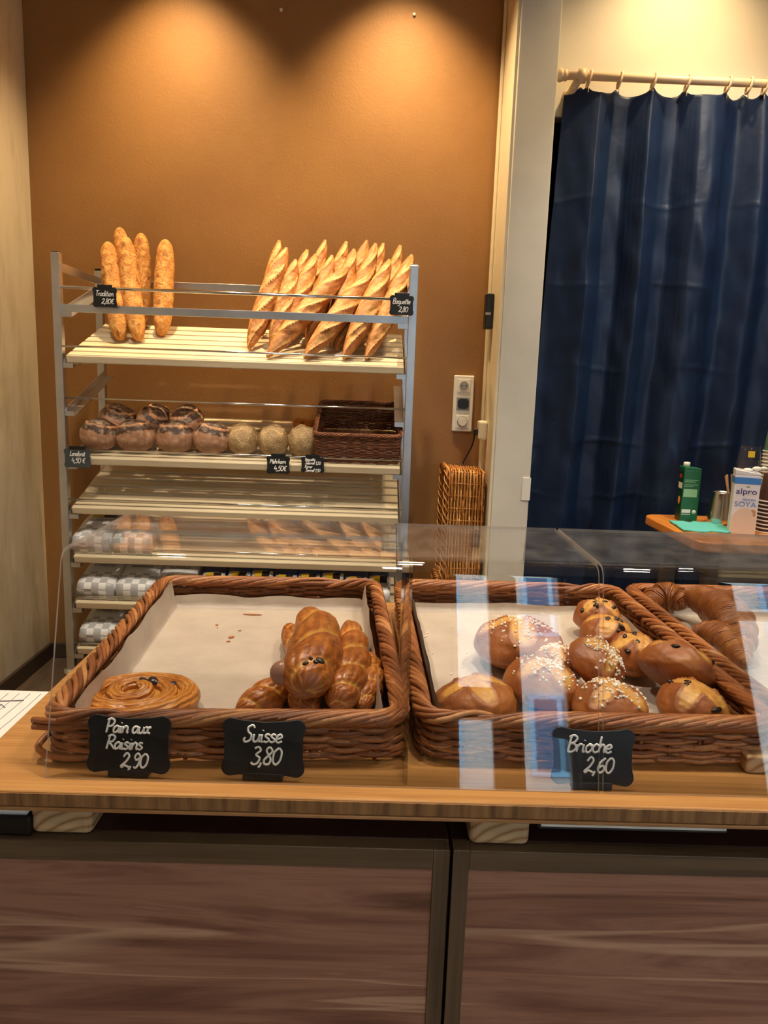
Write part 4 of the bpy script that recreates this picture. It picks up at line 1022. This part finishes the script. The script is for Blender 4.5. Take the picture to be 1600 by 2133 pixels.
def croissant(label, pts, r, seed):
    P = [atZ(x, y, z) for x, y, z in pts]; base = P[len(P)//2]; q = smooth_pts([tuple(a-base) for a in P], 60); N = len(q)
    t = thing('croissant', label, 'croissant', base, (0, 0, 0), 'croissants in the right basket'); R = []
    for i in range(N):
        s = -1+2*i/(N-1); st = abs(s)*3.6; fl = math.floor(st); step = 1-(fl*.72+.72*max(0, (st-fl-.75)/.25)**1.5)/4.2
        R.append(max(.004, r*step*(1-abs(s)**12)**.5))
    def d(u, a, l):
        wv = l/.0042*2*PI+2.5*math.cos(a-seed)+2*noise.noise(Vector((l*30, math.cos(a), math.sin(a))))
        return 1+.06*noise.noise(Vector((u*9, math.cos(a)*1.5, math.sin(a)*1.5+seed)))+.02*math.sin(wv+3*noise.noise(Vector((l*70, a*1.5, seed+7))))*(.5+.8*noise.noise(Vector((l*20, a, seed)))), .15*max(0, noise.noise(Vector((u*30, a, seed))))
    b = MB(); loft(b, q, R, 56, d, flat=.9); b.build('dough', 'croissant_crust', t)
    return t
croissant('flaky croissant at the back left of the right basket', [(1338, 1268, .785), (1370, 1248, .795), (1405, 1246, .80), (1432, 1262, .792)], .034, 1)
c = croissant('large striped croissant rising highest at the right', [(1432, 1240, .806), (1468, 1250, .815), (1512, 1278, .815), (1540, 1318, .803), (1552, 1358, .79)], .0385, 2)
chips(c, [atZ(1490, 1284, .853)-c.location], .005, 'raisin', 'raisin')
croissant('striped croissant in front, curled against the basket rim', [(1438, 1322, .782), (1478, 1322, .79), (1520, 1345, .792), (1556, 1384, .785)], .031, 3)

# loose flakes and sugar on the papers
b = MB()
for x, y, lx, ly, a in ((526, 1280, .019, .003, .02), (482, 1327, .006, .004, .8), (476, 1336, .004, .002, 0), (500, 1314, .003, .002, 0), (452, 1302, .003, .0015, 0), (640, 1270, .004, .002, 0), (695, 1288, .006, .004, .5), (453, 1308, .001, .001, 0)):
    p = atZ(x, y, .7602); b.blob((p.x, p.y, .7604), (lx, ly, .0012), 10, rot=Euler((0, 0, a)).to_matrix(), jit=.15)
o = b.build('pastry_flakes', 'pastry_flake'); tag(o, 'brown pastry flakes scattered on the left baking paper', 'crumbs', kind='stuff')
b = MB(); rd = random.Random(4)
for x, y in ((889, 1325), (891, 1318), (886, 1326), (931, 1269), (937, 1271), (982, 1280), (1008, 1282), (1010, 1290), (943, 1307), (902, 1360), (973, 1360), (940, 1404), (1003, 1286), (1130, 1280), (965, 1390), (1025, 1405)):
    p = atZ(x, y, .7605); b.blob((p.x, p.y, .7607), (.0019, .0017, .0015), 6, jit=.2)
o = b.build('sugar_crumbs', 'sugar', smooth=False); tag(o, 'pearl sugar crumbs scattered on the middle baking paper', 'crumbs', kind='stuff')
o = None
b = MB(); b.box(-.02, .02, -.012, .012, 0, .022); o = b.build('wood_wedge', 'pine', smooth=False, bevel=.003); p = atZ(1588, 1612, .7505); o.location = (p.x, p.y+.012, .7505)
tag(o, 'small wooden wedge in front of the right basket corner', 'wedge')

# ------------------------------------------------------------------ wall fittings
so = thing('socket_plate', 'white triple wall plate with socket and dimmer on brown wall', 'wall socket', (.3505, 3.05, 1.125))
b = MB(); b.box(-.0405, .0405, -.011, 0, -.112, .112); b.build('frame', 'white_plastic', so, smooth=False, bevel=.005)
def disc(r0, z, y0, y1, mat, name, parent, x=0, n=28):
    b = MB(); b.lathe([(r0, 0), (r0, y1-y0)], n); o = b.build(name, mat, parent, smooth=False, bevel=.001); o.rotation_euler = (rad(90), 0, 0); o.location = (x, y1, z); return o
b = MB(); b.box(-.0265, .0265, -.0135, -.010, .045, .098); sk = b.build('socket', 'white_plastic', so, smooth=False, bevel=.002)
disc(.0205, .0715, -.0150, -.0135, 'white_plastic', 'socket_ring', sk); disc(.018, .0715, -.0156, -.0148, 'grey_plastic', 'socket_well', sk)
for x in (-.0095, .0095): disc(.0028, .0715, -.0163, -.0155, 'black_plastic', 'socket_hole', sk, x, 12)
b = MB(); b.box(-.0265, .0265, -.0135, -.010, -.0265, .0265); md = b.build('open_module', 'grey_plastic', so, smooth=False, bevel=.002)
b = MB(); b.prism([(-.022, -.012), (-.014, -.02), (.014, -.02), (.022, -.012), (.022, .012), (.014, .02), (-.014, .02), (-.022, .012)], (-.016, -.0135)); b.build('black_insert', 'black_plastic', md, smooth=False)
b = MB(); b.box(-.0265, .0265, -.0135, -.010, -.098, -.045); dm = b.build('dimmer', 'white_plastic', so, smooth=False, bevel=.002)
disc(.0215, -.0715, -.0142, -.0135, 'grey_plastic', 'dial_scale', dm); disc(.0175, -.0715, -.026, -.0142, 'white_plastic', 'knob', dm)

def on_return(x, y): # point on the left-hand return of the pier
    v = ray(x, y); return Vector(CO+v*.436/v[0])
cc = thing('cable_duct', 'cream cable duct running down the pier beside the brown wall', 'cable duct', (.43, 3.03, 1.0))
b = MB(); b.box(.424, .4355, 3.012, 3.034, .07, 2.95); b.build('duct', 'trim_paint', cc, smooth=False, bevel=.003, world=True)
bx = thing('switch_box', 'black intercom handset box on the pier edge', 'switch', (.425, 2.98, 1.46))
p0, p1 = atY(1034, 613, 2.95), atY(1034, 686, 2.95)
b = MB(); b.box(.405, .435, 2.925, 2.985, p1.z, p0.z); b.build('housing', 'black_plastic', bx, smooth=False, bevel=.004, world=True)
b = MB(); b.box(.4045, .425, 2.9235, 2.926, p1.z+.05, p1.z+.06); b.build('button', 'grey_plastic', bx, smooth=False, world=True)
pg = thing('junction_box', 'cream plug box on the pier above the golden baskets', 'socket', (.42, 2.95, 1.0))
p0, p1 = atY(1010, 876, 2.95), atY(1010, 917, 2.95)
b = MB(); b.box(.402, .4358, 2.91, 2.975, p1.z, p0.z); b.build('housing', 'trim_paint', pg, smooth=False, bevel=.010, world=True)
b = MB(); b.box(.386, .403, 2.93, 2.96, p1.z+.02, p1.z+.045); b.build('black_plug', 'black_plastic', pg, smooth=False, bevel=.004, world=True)
cb = MB(); cb.tube(smooth_pts([(.392, 2.945, p1.z+.03), (.386, 2.955, p1.z-.02), (.36, 2.99, p1.z-.09), (.35, 2.98, .876)]), .003, 8)
tag(cb.build('power_cord', 'black_plastic'), 'thin black cord hanging from the plug box to the golden baskets', 'cord')
b = MB()
p0, p1 = atY(1089, 995, 2.77), atY(1103, 1042, 2.77)
b.box(p0.x, p1.x, 2.766, 2.770, p1.z, p0.z); o = b.build('tape_scrap', 'white_plastic', smooth=False); tag(o, 'scrap of white tape low on the pale pier beside the curtain', 'tape')
b = MB()
for x, y in ((586, 21), (863, 31)):
    p = atY(x, y, 3.05)
    bb = MB(); bb.lathe([(.006, 0), (.006, .004), (.003, .006)], 12); o = bb.build('wall_plug', 'white_plastic'); o.location = (p.x, 3.05, p.z); o.rotation_euler = (rad(90), 0, 0)
    tag(o, 'tiny wall plug high on the brown wall, %s' % ('in the dark gap between light pools' if x < 700 else 'inside the brighter right light pool'), 'wall plug')

# ------------------------------------------------------------------ curtain
zr0, zr1 = atY(1160, 155, 2.81), atY(1600, 166, 2.81)
rod = thing('curtain_rod', 'pale wooden curtain rod above the navy curtain', 'curtain rod', (1.3, 2.81, zr0.z))
ZR = zr0.z-.002
b = MB(); b.tube([(.60, 2.81, ZR), (1.2, 2.81, ZR), (2.1, 2.81, ZR)], .0135, 16); b.build('pole', 'rod_wood', rod, world=True)
b = MB(); b.blob((.602, 2.81, ZR), (.017, .022, .022), 16); b.tube([(.612, 2.81, ZR), (.625, 2.81, ZR)], .018, 16); b.build('finial', 'rod_wood', rod, world=True)
b = MB(); b.tube([(.665, 2.81, ZR), (.69, 2.81, ZR)], .024, 18); b.tube([(.667, 2.81, ZR-.01), (.655, 2.86, ZR-.035), (.65, 2.897, ZR-.038)], .014, 12); b.blob((.65, 2.885, ZR-.038), (.02, .012, .02), 14); b.build('bracket', 'rod_wood', rod, world=True)
cu = thing('curtain', 'navy blue blackout curtain hanging in the doorway', 'curtain', (1.2, 2.82, .03))
rx = [(1215, .0), (1228, 0), (1292, 0), (1363, 0), (1434, 0), (1519, 0), (1563, 0), (1597, 0), (1650, 0), (1720, 0), (1790, 0), (1860, 0)]
RX = [atY(x, 160, 2.81).x for x, _ in rx]
for x in RX[1:]:
    b = MB(); P = [(x+.006*math.sin(a), 2.81+.021*math.cos(a), ZR-.008+.026*math.sin(a)) for a in np.linspace(0, 2*PI, 24, endpoint=False)]
    b.tube(P, .0042, 8, closed=True); b.build('ring', 'rod_wood', cu, world=True)
    b = MB(); b.tube([(x, 2.81, ZR-.034), (x, 2.812, ZR-.05)], .0018, 6); b.build('hook', 'rod_wood', cu, world=True)
# folds: depth towards the room at places along the rod, eased in between
x400 = lambda px: atY(px, 400, 2.8).x
FD = [(1160, .0), (1184, .012), (1222, .040), (1243, .062), (1252, .056), (1262, .012), (1292, .004), (1318, .012), (1332, .062), (1352, .066), (1366, .030), (1396, .018), (1416, .022), (1430, .070), (1450, .078), (1482, .074), (1502, .040), (1522, .006), (1546, .012), (1566, .050), (1592, .056), (1620, .010), (1660, .02), (1690, .065), (1730, .05), (1760, .0), (1810, .06), (1860, .01), (1920, .06), (2000, .0)]
FX = [x400(p) for p, _ in FD]
def fold(x):
    if x <= FX[0]: return FD[0][1]
    for k in range(len(FX)-1):
        if x <= FX[k+1]:
            q = (x-FX[k])/(FX[k+1]-FX[k]); q = .5-.5*math.cos(PI*q); return FD[k][1]+(FD[k+1][1]-FD[k][1])*q
    return 0
xa, xb = x400(1168), 1.92
NXc, NZc = 480, 260; P = []; z_top = ZR-.036; zb = .03
for k in range(NZc+1):
    v = k/NZc; row = []
    for i in range(NXc+1):
        u = i/NXc; x = xa+(xb-xa)*u; xs2 = x+.012*math.sin(v*5+x*3)*min(1, v*4)+.006*noise.noise(Vector((x*4, v*7, 8)))
        dep = sum(fold(xs2+o) for o in (-.024, -.012, 0, .012, .024))/5
        amp = .6+.4*min(1, v*5); y = 2.86-1.35*dep*amp
        # hanging edge sags between the rings
        dr = min(abs(x-r) for r in RX); sag = .010*min(1, dr/.04)-.012*math.exp(-(dr/.012)**2)
        z = z_top-(z_top-zb)*v-sag*(1-v)**8
        # pressed storage creases across the cloth
        for cz, am in ((1.58, .004), (1.28, .004), (1.0, .006), (.80, .005), (1.86, .004)):
            y -= am*math.exp(-((z-cz-.012*math.sin(x*13+cz*9))/.006)**2)*(.5+.5*math.sin(x*17+cz*5))
        y += (.007*noise.noise(Vector((x*9, z*5, 3)))+(.006+.10*max(0, dep-.035))*noise.noise(Vector((x*22, z*9+x*6, 11))))*min(1, v*6)
        cx = .9+(x-.9)*(1+.02*v)-.034*v*(1-u)-.012*math.sin(v*3)*(1-u)
        row.append((cx, y, z))
    P.append(row)
b = MB(); b.grid(P); o = b.build('cloth', 'curtain_cloth', cu, world=True)
sd = o.modifiers.new('thick', 'SOLIDIFY'); sd.thickness = .0015

# ------------------------------------------------------------------ coffee table at the right
TZ = .763
tb = thing('side_table', 'orange wooden table with rounded corners before the curtain', 'table', (1.4, 2.43, 0))
def rr_poly(x0, x1, y0, y1, r, n=6):
    out = []
    for cx, cy, a0 in ((x1-r, y0+r, -90), (x1-r, y1-r, 0), (x0+r, y1-r, 90), (x0+r, y0+r, 180)):
        out += [(cx+r*math.cos(rad(a0+90*i/n)), cy+r*math.sin(rad(a0+90*i/n))) for i in range(n+1)]
    return out
b = MB(); b.prism(rr_poly(.975, 2.0, 2.17, 2.66, .05), (TZ-.032, TZ), axis='z'); b.build('tabletop', 'table_wood', tb, smooth=False, bevel=.006, world=True)
b = MB(); b.box(1.04, 1.95, 2.23, 2.60, TZ-.12, TZ-.032); b.build('apron', 'frame_wood_h', tb, smooth=False, world=True)
for x in (1.05, 1.92):
    for y in (2.24, 2.57): b = MB(); b.box(x-.022, x+.022, y-.022, y+.022, 0, TZ-.12); b.build('leg', 'dark_base', tb, smooth=False, bevel=.003, world=True)
# green juice carton
g = thing('drink_carton', 'green drink carton with a white screw cap beside the pitcher', 'carton', (1.088, 2.55, TZ+.0005), (0, 0, rad(-5)))
b = MB(); b.box(-.029, .029, -.029, .029, 0, .178, mis={4: 1}); b.build('box', ['green_carton', 'green_dark'], g, smooth=False, bevel=.003)
b = MB(); b.prism([(-.029, .178), (.029, .178), (.029, .183), (-.029, .188)], (-.029, .029)); b.build('top_fold', 'green_carton', g, smooth=False, bevel=.002)
b = MB(); b.lathe([(.011, 0), (.011, .016), (.009, .018)], 18, (-.014, 0, .184)); b.build('screw_cap', 'white_plastic', g)
for z, w in ((.142, .044), (.136, .036), (.126, .044), (.121, .03)):
    b = MB(); b.box(-.024, -.024+w, -.0298, -.0290, z, z+.002); b.build('text_line', 'green_light', g, smooth=False)
for x1, z0, z1, m in ((.020, .085, .112, 'green_light'), (.004, .030, .042, 'white_plastic'), (.004, .024, .026, 'white_plastic')):
    b = MB(); b.box(-.025, x1, -.0298, -.0290, z0, z1); b.build('printed_panel', m, g, smooth=False)
disc_o = MB(); disc_o.lathe([(.007, 0), (.007, .0008)], 18); q = disc_o.build('round_seal', 'white_plastic', g); q.rotation_euler = (rad(90), 0, 0); q.location = (.016, -.0290, .034)
b = MB(); b.box(-.0298, -.029, -.012, .012, .148, .160); b.build('red_emblem', 'red_ink', g, smooth=False)
b = MB(); b.box(-.0298, -.029, -.022, .016, .112, .132); b.build('name_panel', 'white_plastic', g, smooth=False)
b = MB(); b.blob((-.029, -.002, .07), (.0012, .012, .014), 10); b.build('fruit_print', 'orange_ink', g)
# soy drink carton
g = thing('soy_carton', 'white and blue soy drink carton reading PROTEIN SOYA', 'carton', (1.187, 2.355, TZ+.0005), (0, 0, rad(-20)))
cw, chh = .0375, .188
b = MB(); b.box(-cw, cw, -cw, cw, 0, chh); b.build('box', 'carton_white', g, smooth=False, bevel=.003)
b = MB(); b.prism([(-cw, chh), (cw, chh), (cw, chh+.006), (-cw, chh+.016)], (-cw, cw)); b.build('top_fold', 'carton_white', g, smooth=False, bevel=.002)
b = MB(); b.blob((.0, -.01, chh+.014), (.015, .012, .006), 16); b.blob((.025, -.012, chh+.020), (.014, .010, .007), 14); b.blob((.045, -.010, chh+.022), (.010, .007, .006), 12); b.build('cap', 'cup_white', g)
b = MB(); b.box(-cw-.0004, cw+.0004, -cw-.0006, cw, .160, .180); b.build('blue_band', 'carton_blue', g, smooth=False)
b = MB(); pts = [(-cw, 0), (cw, 0), (cw, .03)]+[(cw*(1-2*i/14), .085*math.sin(min(PI, .45+PI*.75*i/14))**.5) for i in range(15)]
b.prism(pts, (-cw-.0006, -cw)); b.build('milk_print', 'carton_cream', g, smooth=False)
R90 = (rad(90), 0, 0)
text('lettering', 'alpro', .026, (0, -cw-.0008, .136), R90, 'navy_ink', g, sx=1.12)
text('lettering', 'PROTEIN', .0095, (.010, -cw-.0008, .110), R90, 'soy_blue', g)
text('lettering', 'SOYA', .0225, (.0, -cw-.0008, .095), R90, 'soy_blue', g, sx=1.1)
b = MB(); b.blob((.026, -cw-.0004, .076), (.008, .001, .005), 10, rot=Euler((0, .6, 0)).to_matrix()); b.blob((.029, -cw-.0004, .066), (.005, .001, .008), 10); b.build('almond_print', 'almond', g)
b = MB(); b.blob((.003, -cw-.0004, .1515), (.006, .0006, .0022), 10); b.build('leaf_print', 'leaf_ink', g)
# steel pitcher
p = atZ(1495, 1088, TZ)
MATS['steel_pitcher'] = plain('steel_pitcher', srgb(215, 212, 208), .22, 1.0)
g = thing('milk_pitcher', 'shiny steel milk pitcher between the two cartons', 'pitcher', (p.x-.004, p.y-.02, TZ+.0005))
b = MB(); b.lathe([(.037, 0), (.041, .004), (.0405, .02), (.036, .075), (.0315, .104), (.0325, .108), (.0305, .108), (.029, .10), (.034, .07), (.038, .02), (.036, .006)], 40); b.build('body', 'steel_pitcher', g)
b = MB(); b.tube(smooth_pts([(.03, .012, .095), (.055, .022, .088), (.058, .024, .04), (.038, .015, .025)]), .004, 8); b.build('handle', 'steel_bright', g)
# stirrers in a glass
g = thing('stirrer_glass', 'glass of wooden stirrers behind the soy carton', 'stirrers', (1.222, 2.50, TZ+.0005))
b = MB(); b.lathe([(.026, 0), (.032, .085), (.0305, .085), (.0245, .004)], 24, cap1=False); b.build('glass', 'acrylic', g)
for k in range(7):
    b = MB(); a = -.9+k*.3; x1 = -.028+.004*k; yy = -.012+.006*(k % 4)
    m = Matrix.Translation((.006-.012*(k % 3)*.4, yy, .006)) @ Matrix.Rotation(rad(-16+3.4*k), 4, 'Y')
    b.box(-.0035, .0035, -.0008, .0008, 0, .165, mat=m); b.build('stirrer', 'stirrer_wood', g, smooth=False)
# upside-down clear cups
cx = atY(1562, 940, 2.47).x
for k in range(3):
    g = thing('plastic_cup', ['clear plastic cup at the top of the short upside-down stack', 'clear plastic cup second in the short upside-down stack', 'clear plastic cup lowest in the short upside-down stack'][k], 'cup', (cx, 2.47, TZ+.0005+.105+.045*(2-k) if k < 2 else TZ+.0005), group='clear cups upside down')
    lo = 0 if k < 2 else 0
    h = .095 if k < 2 else .20
    if k < 2: g.location.z = TZ+.15+.045*(1-k)-.02
    b = MB(); b.lathe([(.0405 if k < 2 else .046, 0), (.041 if k < 2 else .0465, .003), (.031 if k < 2 else .036, h), (.026, h+.001), (.0, h+.0005)], 28, cap0=False, cap1=False); b.build('wall', 'acrylic', g)
    if k == 0: b = MB(); b.box(-.022, .0, -.037, -.0355, .060, .080); b.build('sticker', 'yellow_ink', g, smooth=False, bevel=.0004)
# tall stack of paper cups
px_ = atY(1612, 1000, 2.52).x
def paper_cup(label, x, y, z, body, group, logo=False):
    g = thing('paper_cup', label, 'cup', (x, y, z), group=group)
    b = MB(); b.lathe([(.0425, 0), (.034, .088), (.033, .090), (.0, .089)], 28, cap0=False, cap1=False); b.build('wall', body, g)
    b = MB(); b.tube([(.0435*math.cos(a), .0435*math.sin(a), .0015) for a in np.linspace(0, 2*PI, 28, endpoint=False)], .0024, 6, closed=True); b.build('rolled_rim', 'cup_white', g)
    return g
NCU = 22
for k in range(NCU):
    z = TZ+.002+.0118*k
    g = paper_cup('paper cup nested in the tall stack, told only by height' if k < NCU-1 else 'green paper cup ending the tall stack upside down', px_, 2.52, z, 'cup_green' if k >= NCU-1 else 'cup_white', 'paper cups in the tall stack')
    if k == NCU-1:
        b = MB(); b.tube([(-.0345*1.1+.006*i, -.0375+.0009*abs(i-4)**1.5*.6, .055+.003*math.sin(i*1.3)) for i in range(9)], .001, 5); b.build('gold_script', 'gold_ink', g)
        b = MB(); b.lathe([(.0335, .0885), (.0345, .0905), (.0335, .092)], 28); b.build('top_ring', 'cup_white', g)
qx = atY(1610, 1040, 2.38).x
for k in range(9):
    paper_cup('brown ribbed paper cup in the short stack at the right edge', qx, 2.38, TZ+.001+.0125*k, 'cup_brown', 'brown cups at the right edge')
# folded cloth
b = MB(); c0 = atZ(1392, 1092, TZ); c1 = atZ(1497, 1096, TZ); P = []
for j in range(9):
    P.append([(c0.x+(c1.x-c0.x)*i/20+.02*(j/8), 2.33+.17*j/8+.006*math.sin(i*.7), TZ+.005+.004*noise.noise(Vector((i*.3, j*.6, 1)))+.003*math.exp(-(i/3)**2)) for i in range(21)])
b.grid(P); o = b.build('cleaning_cloth', 'cloth_teal'); sd = o.modifiers.new('thick', 'SOLIDIFY'); sd.thickness = .005; sd.offset = -1
tag(o, 'folded turquoise cleaning cloth on the orange table', 'cloth')
